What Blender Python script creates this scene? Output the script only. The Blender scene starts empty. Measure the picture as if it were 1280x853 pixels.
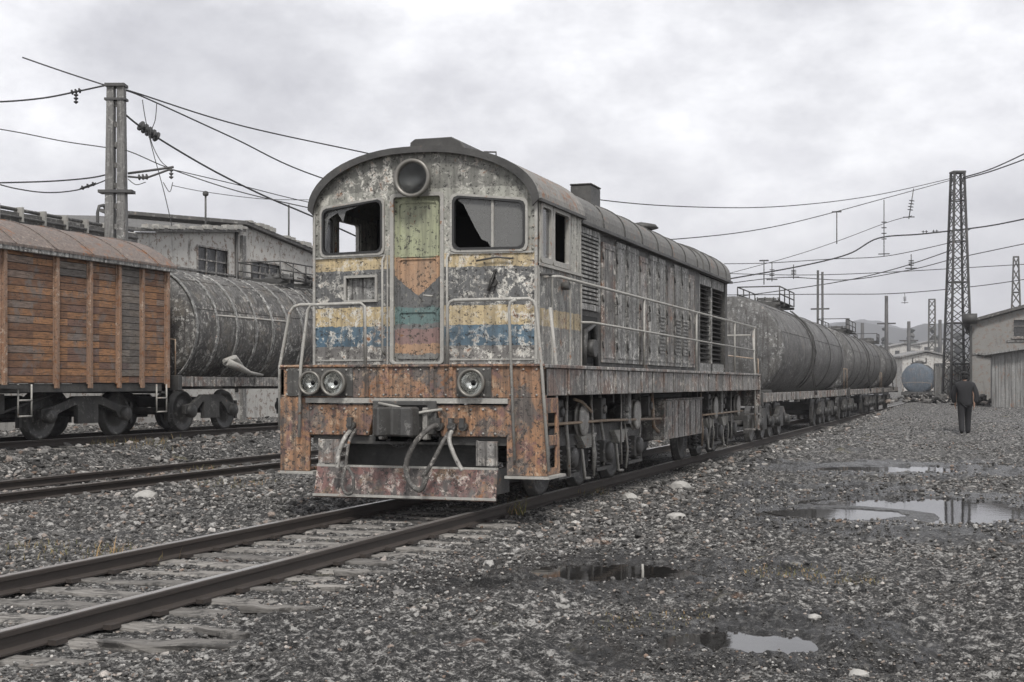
import bpy, bmesh, math, random
import numpy as np
from mathutils import Vector, Matrix
random.seed(7)
R = math.radians
scene = bpy.context.scene
COL = scene.collection

# ------------------------------------------------------------------ camera
F = 1700.0; HX = 640.0; HY = 480.0; CAMH = 1.5
TH = math.atan(585.0 / F)
FW = Vector((-math.sin(TH), math.cos(TH), 0)); RT = Vector((math.cos(TH), math.sin(TH), 0)); UP = Vector((0, 0, 1))
cd = bpy.data.cameras.new('camera'); cam = bpy.data.objects.new('camera', cd); COL.objects.link(cam)
cd.sensor_width = 36; cd.lens = F / 1280 * 36; cd.shift_y = (HY - 426.5) / 1280
cd.clip_start = 0.1; cd.clip_end = 6000
cam.location = (0, 0, CAMH); cam.rotation_euler = (R(90), 0, TH)
scene.camera = cam
# ------------------------------------------------------------------ light
SUN_EL, SUN_AZ = R(52), R(155)      # azimuth clockwise from +Y
sun_dir = Vector((math.sin(SUN_AZ) * math.cos(SUN_EL), math.cos(SUN_AZ) * math.cos(SUN_EL), math.sin(SUN_EL)))
w = bpy.data.worlds.new('World'); scene.world = w; w.use_nodes = True
nt = w.node_tree; nd = nt.nodes; nd.clear()
wo = nd.new('ShaderNodeOutputWorld'); bg = nd.new('ShaderNodeBackground'); bg.inputs['Strength'].default_value = 0.105
sk = nd.new('ShaderNodeTexSky'); sk.sky_type = 'NISHITA'; sk.sun_disc = False; sk.sun_elevation = SUN_EL; sk.sun_rotation = SUN_AZ
sk.air_density = 1.0; sk.dust_density = 3
tc = nd.new('ShaderNodeTexCoord')
mp = nd.new('ShaderNodeMapping'); mp.inputs['Scale'].default_value = (1, 1, 1.7)
n1 = nd.new('ShaderNodeTexNoise'); n1.inputs['Scale'].default_value = 4.2; n1.inputs['Detail'].default_value = 9; n1.inputs['Roughness'].default_value = .58; n1.inputs['Distortion'].default_value = .1
cr = nd.new('ShaderNodeValToRGB')
cr.color_ramp.elements[0].position = .33; cr.color_ramp.elements[0].color = (4.3, 4.3, 4.45, 1)
cr.color_ramp.elements[1].position = .62; cr.color_ramp.elements[1].color = (7.6, 7.6, 7.65, 1)
e = cr.color_ramp.elements.new(.48); e.color = (6.1, 6.1, 6.2, 1)
mx = nd.new('ShaderNodeMix'); mx.data_type = 'RGBA'; mx.inputs[0].default_value = .95
nt.links.new(tc.outputs['Generated'], mp.inputs['Vector']); nt.links.new(mp.outputs[0], n1.inputs['Vector'])
nt.links.new(n1.outputs['Fac'], cr.inputs[0]); nt.links.new(sk.outputs[0], mx.inputs[6]); nt.links.new(cr.outputs[0], mx.inputs[7])
sx = nd.new('ShaderNodeSeparateXYZ'); nt.links.new(tc.outputs['Generated'], sx.inputs[0])
er = nd.new('ShaderNodeMapRange'); er.inputs['From Min'].default_value = .15; er.inputs['From Max'].default_value = .85; er.inputs['To Min'].default_value = 1.4; er.inputs['To Max'].default_value = .8
nt.links.new(sx.outputs[2], er.inputs[0])
vm = nd.new('ShaderNodeVectorMath'); vm.operation = 'SCALE'
n2 = nd.new('ShaderNodeTexNoise'); n2.inputs['Scale'].default_value = 13; n2.inputs['Detail'].default_value = 8; n2.inputs['Roughness'].default_value = .65; n2.inputs['Distortion'].default_value = .05
nt.links.new(mp.outputs[0], n2.inputs['Vector'])
cr2 = nd.new('ShaderNodeValToRGB'); cr2.color_ramp.elements[0].position = .36; cr2.color_ramp.elements[0].color = (.84, .84, .86, 1); cr2.color_ramp.elements[1].position = .64; cr2.color_ramp.elements[1].color = (1.12, 1.12, 1.12, 1)
nt.links.new(n2.outputs['Fac'], cr2.inputs[0])
m2 = nd.new('ShaderNodeMix'); m2.data_type = 'RGBA'; m2.blend_type = 'MULTIPLY'; m2.inputs[0].default_value = 1
nt.links.new(mx.outputs[2], m2.inputs[6]); nt.links.new(cr2.outputs[0], m2.inputs[7]); nt.links.new(m2.outputs[2], vm.inputs[0]); nt.links.new(er.outputs[0], vm.inputs['Scale'])
nt.links.new(vm.outputs[0], bg.inputs['Color']); nt.links.new(bg.outputs[0], wo.inputs['Surface'])
sl = bpy.data.lights.new('sun', 'SUN'); so = bpy.data.objects.new('sun', sl); COL.objects.link(so)
sl.energy = 2.2; sl.angle = R(11); sl.color = (1, .97, .93)
so.rotation_euler = sun_dir.to_track_quat('Z', 'Y').to_euler()
scene.view_settings.view_transform = 'Standard'; scene.view_settings.look = 'None'
scene.view_settings.exposure = 0.5; scene.view_settings.gamma = 1
scene.render.engine = 'CYCLES'

# ------------------------------------------------------------------ pixel to place (photo 1280x853)
def ray(px, py): return FW + RT * ((px - HX) / F) + UP * ((HY - py) / F)
C0 = Vector((0, 0, CAMH))
def at_depth(px, py, Z): return C0 + ray(px, py) * Z
def on_x(px, py, X): r = ray(px, py); return C0 + r * (X / r.x)
def on_y(px, py, Y): r = ray(px, py); return C0 + r * (Y / r.y)
def on_z(px, py, z=0): r = ray(px, py); return C0 + r * ((z - CAMH) / r.z)
def on_plane(px, py, A, B):
    n = Vector((B[1] - A[1], A[0] - B[0], 0)); r = ray(px, py)
    return C0 + r * ((Vector((A[0], A[1], 0)) - Vector((0, 0, 0))).dot(n) / r.dot(n))

# ------------------------------------------------------------------ mesh builder
class MB:
    def __init__(s): s.v = []; s.f = []; s.sm = []; s.cuts = []
    def cut(s): s.cuts.append((len(s.v), len(s.f))); return s
    def add(s, vs, fs, smooth=False, M=None):
        b = len(s.v)
        for p in vs:
            p = Vector(p)
            if M is not None: p = M @ p
            s.v.append(p)
        for f in fs: s.f.append([b + i for i in f]); s.sm.append(smooth)
        return s
    def box(s, x0, x1, y0, y1, z0, z1, M=None):
        vs = [(x0, y0, z0), (x1, y0, z0), (x1, y1, z0), (x0, y1, z0), (x0, y0, z1), (x1, y0, z1), (x1, y1, z1), (x0, y1, z1)]
        return s.add(vs, [(0, 3, 2, 1), (4, 5, 6, 7), (0, 1, 5, 4), (1, 2, 6, 5), (2, 3, 7, 6), (3, 0, 4, 7)], False, M)
    def tube(s, pts, r, n=8, smooth=True):
        pts = [Vector(p) for p in pts]; rs = r if isinstance(r, (list, tuple)) else [r] * len(pts)
        up = None; rings = []
        for i, p in enumerate(pts):
            t = (pts[min(i + 1, len(pts) - 1)] - pts[max(i - 1, 0)]).normalized()
            if up is None:
                up = Vector((0, 0, 1)) if abs(t.z) < .9 else Vector((1, 0, 0))
            a = t.cross(up)
            if a.length < 1e-4: a = t.cross(Vector((0, 1, .1)))
            a.normalize(); b = a.cross(t).normalized(); up = b
            rings.append([p + (a * math.cos(2 * math.pi * k / n) + b * math.sin(2 * math.pi * k / n)) * rs[i] for k in range(n)])
        vs = [q for rg in rings for q in rg]; m = len(rings); fs = []
        for i in range(m - 1):
            for k in range(n): fs.append((i * n + k, i * n + (k + 1) % n, (i + 1) * n + (k + 1) % n, (i + 1) * n + k))
        s.add(vs, fs, smooth)
        b = len(s.v) - len(vs)
        s.f.append([b + k for k in range(n)][::-1]); s.sm.append(False)
        s.f.append([b + (m - 1) * n + k for k in range(n)]); s.sm.append(False)
        return s
    def cyl(s, p0, p1, r, n=20, r1=None): return s.tube([p0, p1], [r, r if r1 is None else r1], n)
    def lathe(s, c, axis, prof, n=24):      # prof: (distance along axis, radius)
        c = Vector(c); ax = Vector(axis).normalized(); a = ax.orthogonal().normalized(); b = ax.cross(a)
        vs = []; fs = []
        for (h, r) in prof:
            for k in range(n):
                t = 2 * math.pi * k / n; vs.append(c + ax * h + (a * math.cos(t) + b * math.sin(t)) * max(r, 1e-4))
        for i in range(len(prof) - 1):
            for k in range(n): fs.append((i * n + k, i * n + (k + 1) % n, (i + 1) * n + (k + 1) % n, (i + 1) * n + k))
        return s.add(vs, fs, True)
    def prism(s, poly, fn, d0, d1, smooth=False):   # poly 2-D, fn(u,v,d)->3-D
        n = len(poly); vs = [fn(u, v, d0) for u, v in poly] + [fn(u, v, d1) for u, v in poly]
        fs = [list(range(n))[::-1], list(range(n, 2 * n))]
        s.add(vs, fs); b = len(s.v) - 2 * n
        for i in range(n): s.f.append([b + i, b + (i + 1) % n, b + n + (i + 1) % n, b + n + i]); s.sm.append(smooth)
        return s
    def sheet(s, outer, holes, fn, t):              # flat wall with holes; fn(u,v,d)->3-D, thickness t
        bm = bmesh.new(); loops = [outer] + list(holes); ed = []; L = []
        for lp in loops:
            vs = [bm.verts.new((u, v, 0)) for u, v in lp]; L.append(vs)
            for i in range(len(vs)): ed.append(bm.edges.new((vs[i], vs[(i + 1) % len(vs)])))
        bmesh.ops.triangle_fill(bm, use_beauty=True, use_dissolve=False, edges=ed, normal=(0, 0, 1))
        bm.verts.index_update(); n = len(bm.verts); bm.verts.ensure_lookup_table()
        co = [(v.co.x, v.co.y) for v in bm.verts]
        vs = [fn(u, v, 0) for u, v in co] + [fn(u, v, t) for u, v in co]; fs = []
        for f in bm.faces:
            ids = [v.index for v in f.verts]; fs.append(ids); fs.append([i + n for i in ids][::-1])
        for lp in L:
            for i in range(len(lp)):
                a, b = lp[i].index, lp[(i + 1) % len(lp)].index; fs.append((a, b, b + n, a + n))
        bm.free(); return s.add(vs, fs)
    def build(s, name, mat, parent=None, bevel=0, loc=None):
        if s.cuts:
            cs = [(0, 0)] + s.cuts + [(len(s.v), len(s.f))]; first = None
            for (a, fa), (b, fb) in zip(cs[:-1], cs[1:]):
                if b <= a: continue
                q = MB(); q.v = s.v[a:b]; q.f = [[i - a for i in f] for f in s.f[fa:fb]]; q.sm = s.sm[fa:fb]
                o = q.build(name, mat, parent, bevel, loc); first = first or o
            return first
        me = bpy.data.meshes.new(name); me.from_pydata([tuple(p) for p in s.v], [], s.f); me.update()
        me.polygons.foreach_set('use_smooth', s.sm)
        bm = bmesh.new(); bm.from_mesh(me); bmesh.ops.recalc_face_normals(bm, faces=bm.faces); bm.to_mesh(me); bm.free()
        me.materials.append(mat)
        o = bpy.data.objects.new(name, me); COL.objects.link(o)
        if parent: o.parent = parent
        if loc: o.location = loc
        if bevel:
            m = o.modifiers.new('bevel', 'BEVEL'); m.width = bevel; m.segments = 1; m.limit_method = 'ANGLE'; m.angle_limit = R(50)
        return o
def rrect(x0, x1, z0, z1, r, n=4):
    out = []
    for cx, cz, a0 in ((x1 - r, z1 - r, 0), (x0 + r, z1 - r, 90), (x0 + r, z0 + r, 180), (x1 - r, z0 + r, 270)):
        for k in range(n + 1):
            a = R(a0 + 90 * k / n); out.append((cx + r * math.cos(a), cz + r * math.sin(a)))
    return out
def tag(o, label=None, cat=None, group=None, kind=None):
    if label: o['label'] = label
    if cat: o['category'] = cat
    if group: o['group'] = group
    if kind: o['kind'] = kind
    return o
def empty(name, loc, rz=0):
    o = bpy.data.objects.new(name, None); COL.objects.link(o); o.location = loc; o.rotation_euler = (0, 0, rz); o.empty_display_size = .3
    return o

# ------------------------------------------------------------------ materials
class NT:
    def __init__(s, name):
        s.m = bpy.data.materials.new(name); s.m.use_nodes = True; s.t = s.m.node_tree; s.n = s.t.nodes
        s.b = s.n['Principled BSDF']; s.tc = s.n.new('ShaderNodeTexCoord')
    def link(s, a, b): s.t.links.new(a, b)
    def co(s, scale=(1, 1, 1), src='Object', loc=(0, 0, 0)):
        m = s.n.new('ShaderNodeMapping'); m.inputs['Scale'].default_value = scale; m.inputs['Location'].default_value = loc
        s.link(s.tc.outputs[src], m.inputs['Vector']); return m.outputs[0]
    def noise(s, vec, scale, detail=8, rough=.6, dist=0):
        n = s.n.new('ShaderNodeTexNoise'); n.inputs['Scale'].default_value = scale; n.inputs['Detail'].default_value = detail
        n.inputs['Roughness'].default_value = rough; n.inputs['Distortion'].default_value = dist
        s.link(vec, n.inputs['Vector']); return n.outputs['Fac']
    def ramp(s, fac, stops, interp='LINEAR'):
        r = s.n.new('ShaderNodeValToRGB'); cr = r.color_ramp; cr.interpolation = interp
        while len(cr.elements) < len(stops): cr.elements.new(.5)
        for e, (p, c) in zip(cr.elements, stops):
            e.position = p; e.color = (c, c, c, 1) if isinstance(c, (int, float)) else (*c[:3], 1)
        s.link(fac, r.inputs[0]); return r.outputs[0]
    def mix(s, fac, a, b, mode='MIX'):
        m = s.n.new('ShaderNodeMix'); m.data_type = 'RGBA'; m.blend_type = mode
        for i, v in ((0, fac), (6, a), (7, b)):
            if isinstance(v, bpy.types.NodeSocket): s.link(v, m.inputs[i])
            elif i == 0: m.inputs[0].default_value = v
            else: m.inputs[i].default_value = (*v[:3], 1)
        return m.outputs[2]
    def math(s, op, a, b=0, c=None):
        m = s.n.new('ShaderNodeMath'); m.operation = op
        for i, v in enumerate((a, b) if c is None else (a, b, c)):
            if isinstance(v, bpy.types.NodeSocket): s.link(v, m.inputs[i])
            else: m.inputs[i].default_value = v
        return m.outputs[0]
    def sep(s, vec):
        x = s.n.new('ShaderNodeSeparateXYZ'); s.link(vec, x.inputs[0]); return x.outputs
    def bump(s, h, strength=.5, dist=.01, prev=None):
        b = s.n.new('ShaderNodeBump'); b.inputs['Strength'].default_value = strength; b.inputs['Distance'].default_value = dist
        s.link(h, b.inputs['Height'])
        if prev: s.link(prev, b.inputs['Normal'])
        return b.outputs[0]
    def out(s, col=None, rough=None, normal=None, metal=0, spec=None):
        for k, v in (('Base Color', col), ('Roughness', rough), ('Normal', normal), ('Metallic', metal)):
            if v is None: continue
            if isinstance(v, bpy.types.NodeSocket): s.link(v, s.b.inputs[k])
            else: s.b.inputs[k].default_value = (*v, 1) if isinstance(v, tuple) else v
        if spec is not None: s.b.inputs['Specular IOR Level'].default_value = spec
        return s.m
RUST = (.15, .062, .028); RUST2 = (.30, .135, .055); GRIME = (.028, .026, .025)
def weathered(name, base, amount=.45, spots=.5, streak=.5, chip=(.5, .49, .44), chips=.35, sc=1.0, rough=.65, base_fn=None, bumpy=.5):
    t = NT(name); v = t.co()
    if base_fn: base = base_fn(t)
    big = t.noise(v, 1.6 * sc, 10, .68, .3); fine = t.noise(v, 34 * sc, 6, .75); mid = t.noise(v, 9 * sc, 8, .7, .4)
    st = t.noise(t.co((9 * sc, 9 * sc, .5 * sc)), 1.5, 8, .7)
    col = t.mix(t.ramp(big, [(.3, 0.0), (.75, .55)]), base, tuple(.55 * c for c in (.3, .29, .27)))
    ch = t.ramp(mid, [(.57 - .12 * chips + .03, 0), (.60 - .12 * chips + .06, 1)])
    zone = t.ramp(t.noise(t.co(loc=(4, 9, 2)), 1.1 * sc, 7, .7, .4), [(.40, .12), (.60, 1)])
    ch = t.math('MULTIPLY', ch, zone)
    col = t.mix(t.math('MULTIPLY', ch, t.math('MULTIPLY', chips * 1.5, t.ramp(fine, [(.4, 0), (.5, 1)]))), col, chip)
    rustc = t.mix(fine, RUST, RUST2)
    rm = t.ramp(t.math('ADD', t.math('MULTIPLY', big, .45), t.math('MULTIPLY', mid, .55)), [(.64 - .24 * amount, 0), (.68 - .2 * amount, 1)])
    col = t.mix(rm, col, rustc)
    sp = t.ramp(t.noise(v, 21 * sc, 5, .8), [(.67 - .14 * spots, 0), (.70 - .13 * spots, .9)])
    col = t.mix(sp, col, GRIME)
    sm = t.ramp(st, [(.45, 0), (.66, streak)])
    col = t.mix(sm, col, (.035, .031, .028))
    h = t.math('ADD', t.math('MULTIPLY', mid, .7), t.math('MULTIPLY', fine, .5))
    h = t.math('SUBTRACT', h, t.math('MULTIPLY', sp, .25))
    return t.out(col, t.ramp(fine, [(.3, rough - .2), (.7, min(1, rough + .2))]), t.bump(h, bumpy, .012))
def bands(coord_fn, stops, lo, hi):
    def fn(t):
        val = coord_fn(t)
        wob = t.math('MULTIPLY', t.math('SUBTRACT', t.noise(t.co(), 7, 6, .7), .5), .06)
        val = t.math('ADD', val, wob)
        f = t.math('DIVIDE', t.math('SUBTRACT', val, lo), hi - lo)
        return t.ramp(f, [((z - lo) / (hi - lo), c) for z, c in stops], 'CONSTANT')
    return fn
def patchy(a, b, c, sc=2.0):
    def fn(t):
        n = t.noise(t.co(loc=(3, 1, 5)), sc, 8, .7, .5); n2_ = t.noise(t.co(loc=(13, 5, 1)), sc * 1.6, 8, .72, .4)
        return t.mix(t.ramp(n2_, [(.52, 0), (.58, .85)]), t.mix(t.ramp(n, [(.5, 0), (.56, .9)]), a, b), c)
    return fn
PALE = (.33, .33, .29); SLATE = (.105, .108, .11); YEL = (.56, .44, .25); BLU = (.075, .145, .205); ORA = (.43, .26, .15); TEAL = (.10, .185, .18); PINK = (.26, .15, .135)
zco = lambda t: t.sep(t.co())[2]
cabm = weathered('cab_paint', None, .36, .8, .6, (.66, .64, .58), .8, base_fn=bands(zco, [(1.5, (.2, .19, .18)), (1.95, BLU), (2.2, YEL), (2.43, SLATE), (2.89, YEL), (3.05, PALE), (3.84, (.17, .17, .15))], 1.5, 4.5))
cabm_side = weathered('cab_side_paint', None, .34, .75, .85, (.66, .64, .58), .75, base_fn=bands(zco, [(1.5, (.24, .235, .22)), (2.18, YEL), (2.40, (.2, .2, .19)), (2.9, (.42, .41, .36)), (3.8, (.17, .17, .15))], 1.5, 4.5))
def door_fn(t):
    s = t.sep(t.co()); v = t.math('SUBTRACT', s[2], t.math('MULTIPLY', t.math('ABSOLUTE', s[0]), .8))
    wob = t.math('MULTIPLY', t.math('SUBTRACT', t.noise(t.co(), 9, 6, .7), .5), .16); z = t.math('ADD', s[2], wob); v = t.math('ADD', v, t.math('MULTIPLY', wob, .6))
    lo = t.ramp(t.math('SUBTRACT', z, 1.7), [(0, (.2, .2, .19)), (.16, ORA), (.28, PINK), (.46, (.15, .15, .15)), (.52, TEAL), (.72, SLATE)], 'CONSTANT')
    up = t.mix(t.math('GREATER_THAN', z, 3.02), ORA, (.36, .38, .24))
    return t.mix(t.math('GREATER_THAN', v, 2.56), lo, up)
doorm = weathered('door_paint', None, .25, .8, .5, (.5, .5, .42), .3, base_fn=door_fn)
rustplate = weathered('rusted_orange_plate', None, .45, .95, .9, (.6, .48, .35), .6, base_fn=patchy((.36, .185, .09), (.095, .088, .085), (.17, .075, .07)))
rustred = weathered('rusted_red_plate', None, .35, .95, .8, (.55, .5, .45), .65, base_fn=patchy((.17, .07, .062), (.08, .077, .075), (.20, .125, .07)))
hoodm = weathered('darkened_hood_paint', (.04, .04, .038), .2, .5, .85, (.4, .39, .36), .4)  # base colour darkened so the gaps between hood doors look shaded
hooddoorm = weathered('hood_door_paint', (.25, .25, .24), .10, .85, 1.0, (.62, .61, .58), .8)
roofm = weathered('sooty_roof_metal', (.13, .128, .12), .3, .55, .4, (.34, .33, .31), .35)
roofpale = weathered('cab_roof_paint', (.24, .23, .21), .42, .5, .4, (.5, .48, .42), .5)
darkm = weathered('sooty_underframe_metal', (.018, .018, .018), .1, .3, .2, (.2, .19, .18), .2, rough=.6)
bogiem = weathered('greasy_bogie_metal', (.022, .022, .022), .12, .4, .2, (.4, .39, .37), .35, rough=.5)
rimm = weathered('scuffed_bright_rim', (.3, .29, .27), .2, .5, .3, (.6, .58, .54), .6, rough=.5)
beamm = weathered('side_beam_paint', None, .22, .7, .9, (.6, .57, .52), .7, base_fn=patchy((.25, .24, .23), (.11, .107, .10), (.2, .12, .09), 1.1))
railm_hand = weathered('handrail_paint', (.38, .37, .34), .3, .4, .1, (.6, .59, .55), .5, sc=2)
pipem = weathered('worn_pipe', (.3, .22, .15), .35, .4, .2, (.6, .55, .5), .5, sc=2)
tankm = weathered('oil_stained_tank', None, .10, .75, 1.0, (.4, .4, .39), .6, base_fn=patchy((.095, .095, .095), (.04, .04, .04), (.13, .126, .12), .8))
tankm2 = weathered('tarred_tank', None, .22, .8, 1.0, (.5, .49, .46), .7, base_fn=patchy((.085, .083, .08), (.03, .03, .029), (.12, .105, .085), 1.1))
roofrust = weathered('rusted_wagon_roof', (.17, .13, .11), .45, .7, .5, (.45, .4, .35), .5)
steelm = weathered('mast_steel', (.10, .10, .095), .2, .4, .2, (.3, .29, .27), .3)
concm = weathered('mast_concrete', (.17, .167, .16), .03, .7, .9, (.5, .49, .47), .6)
darkmast = weathered('dark_mast_steel', (.04, .04, .042), .1, .3, .2, (.15, .15, .15), .2)
roofdark = weathered('tarred_roof', (.06, .058, .055), .15, .5, .2, (.4, .39, .37), .5)
corr = weathered('corrugated_sheet', (.24, .24, .235), .3, .45, .7, (.45, .44, .42), .4)
bluem = weathered('blue_tank_end', (.07, .10, .135), .25, .5, .6, (.3, .33, .36), .4)

def plain(name, col, rough=.6, metal=0, noise=.3, sc=8):
    t = NT(name); n = t.noise(t.co(), sc, 6, .65)
    c = t.mix(t.ramp(n, [(.3, 0), (.7, noise)]), col, tuple(x * .35 for x in col))
    return t.out(c, rough, t.bump(n, .25, .01), metal)
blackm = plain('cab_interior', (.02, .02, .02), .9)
rubber = plain('black_rubber', (.025, .025, .025), .55)
hosem = weathered('worn_hose', (.06, .056, .052), .2, .6, .1, (.4, .38, .35), .6, sc=2)
wirem = plain('wire', (.03, .03, .03), .6)
ceram = plain('insulator', (.045, .035, .03), .3)
lampm = plain('lamp_ring', (.2, .19, .17), .4, .4)
reflm = plain('lamp_reflector', (.7, .7, .68), .18, .9, .25, 20)
def wood(name, c1, c2, plank=.14, axis=2, seam=.9, rustm=.25):
    t = NT(name); v = t.co(); s = t.sep(v)
    idx = t.math('FLOOR', t.math('DIVIDE', s[axis], plank)); fr = t.math('FRACT', t.math('DIVIDE', s[axis], plank))
    wn = t.n.new('ShaderNodeTexWhiteNoise'); wn.noise_dimensions = '2D'
    cx = t.n.new('ShaderNodeCombineXYZ'); t.link(idx, cx.inputs[0])
    t.link(t.math('FLOOR', t.math('DIVIDE', s[1], 1.02)), cx.inputs[1]); t.link(cx.outputs[0], wn.inputs[0])
    sc = (1.2, 1.2, 14) if axis == 2 else (14, 1.2, 1.2)
    g = t.noise(t.co(sc), 3.5, 9, .7, .2); n = t.noise(v, 2.2, 8, .7, .3); fine = t.noise(v, 30, 6, .7)
    col = t.ramp(wn.outputs[0], [(0, c2), (.35, c1), (.7, tuple(1.35 * q for q in c1)), (.82, (.15, .10, .10)), (.93, (.22, .21, .2))], 'CONSTANT'); col = t.mix(.35, col, c1); col = t.mix(t.ramp(g, [(.4, 0), (.62, .75)]), col, (.05, .036, .028))
    col = t.mix(t.ramp(n, [(.52, 0), (.64, .7)]), col, (.16, .155, .15))
    col = t.mix(t.ramp(t.noise(v, 14, 5, .8), [(.6, 0), (.64, .9)]), col, (.03, .027, .025))
    gap = t.ramp(fr, [(0, 1), (.07, 1), (.1, 0), (1, 0)])
    col = t.mix(gap, col, (.015, .012, .01))
    h = t.math('SUBTRACT', t.math('ADD', t.math('MULTIPLY', g, .5), t.math('MULTIPLY', fine, .3)), t.math('MULTIPLY', gap, 1.2))
    return t.out(col, .85, t.bump(h, .7, .02))
boxwood = wood('boxcar_planks', (.36, .185, .09), (.17, .09, .06))
greywood = wood('grey_boxcar_planks', (.2, .175, .15), (.12, .115, .11))
sleepm = None
def mk_sleeper():
    t = NT('weathered_sleeper'); v = t.co((1.2, 16, 16)); g = t.noise(v, 2.4, 9, .7, .3)
    oi = t.n.new('ShaderNodeObjectInfo')
    c = t.mix(t.ramp(g, [(.32, 0), (.68, 1)]), (.07, .062, .055), (.42, .40, .37))
    c = t.mix(t.math('MULTIPLY', oi.outputs['Random'], .55), c, (.05, .047, .045))
    c = t.mix(t.ramp(t.noise(t.co(), 5, 8, .7), [(.5, 0), (.6, .85)]), c, (.035, .033, .031))
    return t.out(c, .9, t.bump(g, .9, .02))
sleepm = mk_sleeper()
def mk_rail():
    t = NT('rail_steel'); n = t.noise(t.co((6, .8, 6)), 4, 8, .7)
    return t.out(t.mix(n, (.02, .018, .017), (.06, .046, .038)), .7, t.bump(n, .4, .01))
railm = mk_rail()
def mk_head():
    t = NT('polished_rail_head'); n = t.noise(t.co((10, .5, 10)), 3, 8, .7)
    return t.out(t.mix(t.ramp(n, [(.35, 0), (.65, 1)]), (.3, .27, .25), (.75, .74, .72)), t.ramp(n, [(.3, .42), (.7, .22)]), None, .85)
headm = mk_head()
def mk_wall(name='peeling_plaster', k=1.0):
    t = NT(name); v = t.co(); n = t.noise(v, .7, 10, .7, .4); m = t.noise(v, 4, 9, .75, .3); st = t.noise(t.co((1.6, 1.6, .4)), 1.3, 9, .72, .5)
    br = t.n.new('ShaderNodeTexBrick'); br.inputs['Scale'].default_value = 3.6; br.inputs['Color1'].default_value = (.2, .13, .1, 1); br.inputs['Color2'].default_value = (.15, .12, .1, 1); br.inputs['Mortar'].default_value = (.3, .29, .27, 1); br.inputs['Mortar Size'].default_value = .02
    cx = t.n.new('ShaderNodeCombineXYZ'); s = t.sep(v); t.link(t.math('ADD', s[0], s[1]), cx.inputs[0]); t.link(s[2], cx.inputs[1]); t.link(cx.outputs[0], br.inputs['Vector'])
    c = t.mix(n, tuple(k * q for q in (.52, .51, .48)), tuple(k * q for q in (.36, .35, .33))); c = t.mix(t.ramp(m, [(.53, 0), (.57, .9)]), c, br.outputs['Color'])
    c = t.mix(t.ramp(st, [(.56, 0), (.68, .7)]), c, (.1, .095, .09))
    c = t.mix(t.ramp(t.noise(v, 12, 6, .8), [(.62, 0), (.66, .9)]), c, (.05, .048, .045))
    return t.out(c, .9, t.bump(m, .6, .03))
wallm = mk_wall(); depotm = mk_wall('grimy_depot_wall', .5)
def mk_glass():
    t = NT('dirty_glass'); n = t.noise(t.co(), 3, 8, .7)
    t.b.inputs['IOR'].default_value = 1.5
    m = t.out(t.mix(n, (.22, .22, .21), (.1, .1, .1)), .12, None)
    t.link(t.ramp(n, [(.3, .55), (.7, .85)]), t.b.inputs['Alpha']); return m
glassm = mk_glass()
def mk_darkglass():
    t = NT('dark_window'); n = t.noise(t.co(), 5, 6, .7)
    return t.out(t.mix(n, (.02, .02, .022), (.07, .07, .07)), t.ramp(n, [(.4, .15), (.6, .6)]))
dglass = mk_darkglass()

# ------------------------------------------------------------------ noise for the ground
_rng = np.random.default_rng(3); _tab = _rng.random((256, 256))
def vn(x, y):
    xi = np.floor(x).astype(int); yi = np.floor(y).astype(int); fx = x - xi; fy = y - yi
    fx = fx * fx * (3 - 2 * fx); fy = fy * fy * (3 - 2 * fy)
    a = _tab[xi & 255, yi & 255]; b = _tab[(xi + 1) & 255, yi & 255]; c = _tab[xi & 255, (yi + 1) & 255]; d = _tab[(xi + 1) & 255, (yi + 1) & 255]
    return (a * (1 - fx) + b * fx) * (1 - fy) + (c * (1 - fx) + d * fx) * fy
def fbm(x, y, o=5, g=.5):
    s = 0; a = 1; t = 0
    for i in range(o): s = s + a * vn(x * 2 ** i + 17.3 * i, y * 2 ** i + 9.1 * i); t += a; a *= g
    return s / t - .5
TX = -6.41; T2 = -13.46; T3 = -18.35; T3Z = .39; T4 = 0
PUD = []     # centre x,y, half sizes along right and forward, level
for (px, py, hw, hd, lv) in ((1140, 637, 1.45, 1.65, -.065), (1020, 644, .8, .7, -.070), (768, 718, .85, .65, -.12), (935, 806, .5, .45, -.12), (1125, 587, 1.4, 1.0, -.03), (650, 736, .7, .2, -.13), (1015, 612, .9, .4, -.075), (960, 583, .9, .35, -.05)):
    p = on_z(px, py, lv); PUD.append((p.x, p.y, hw, hd, lv))
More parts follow.
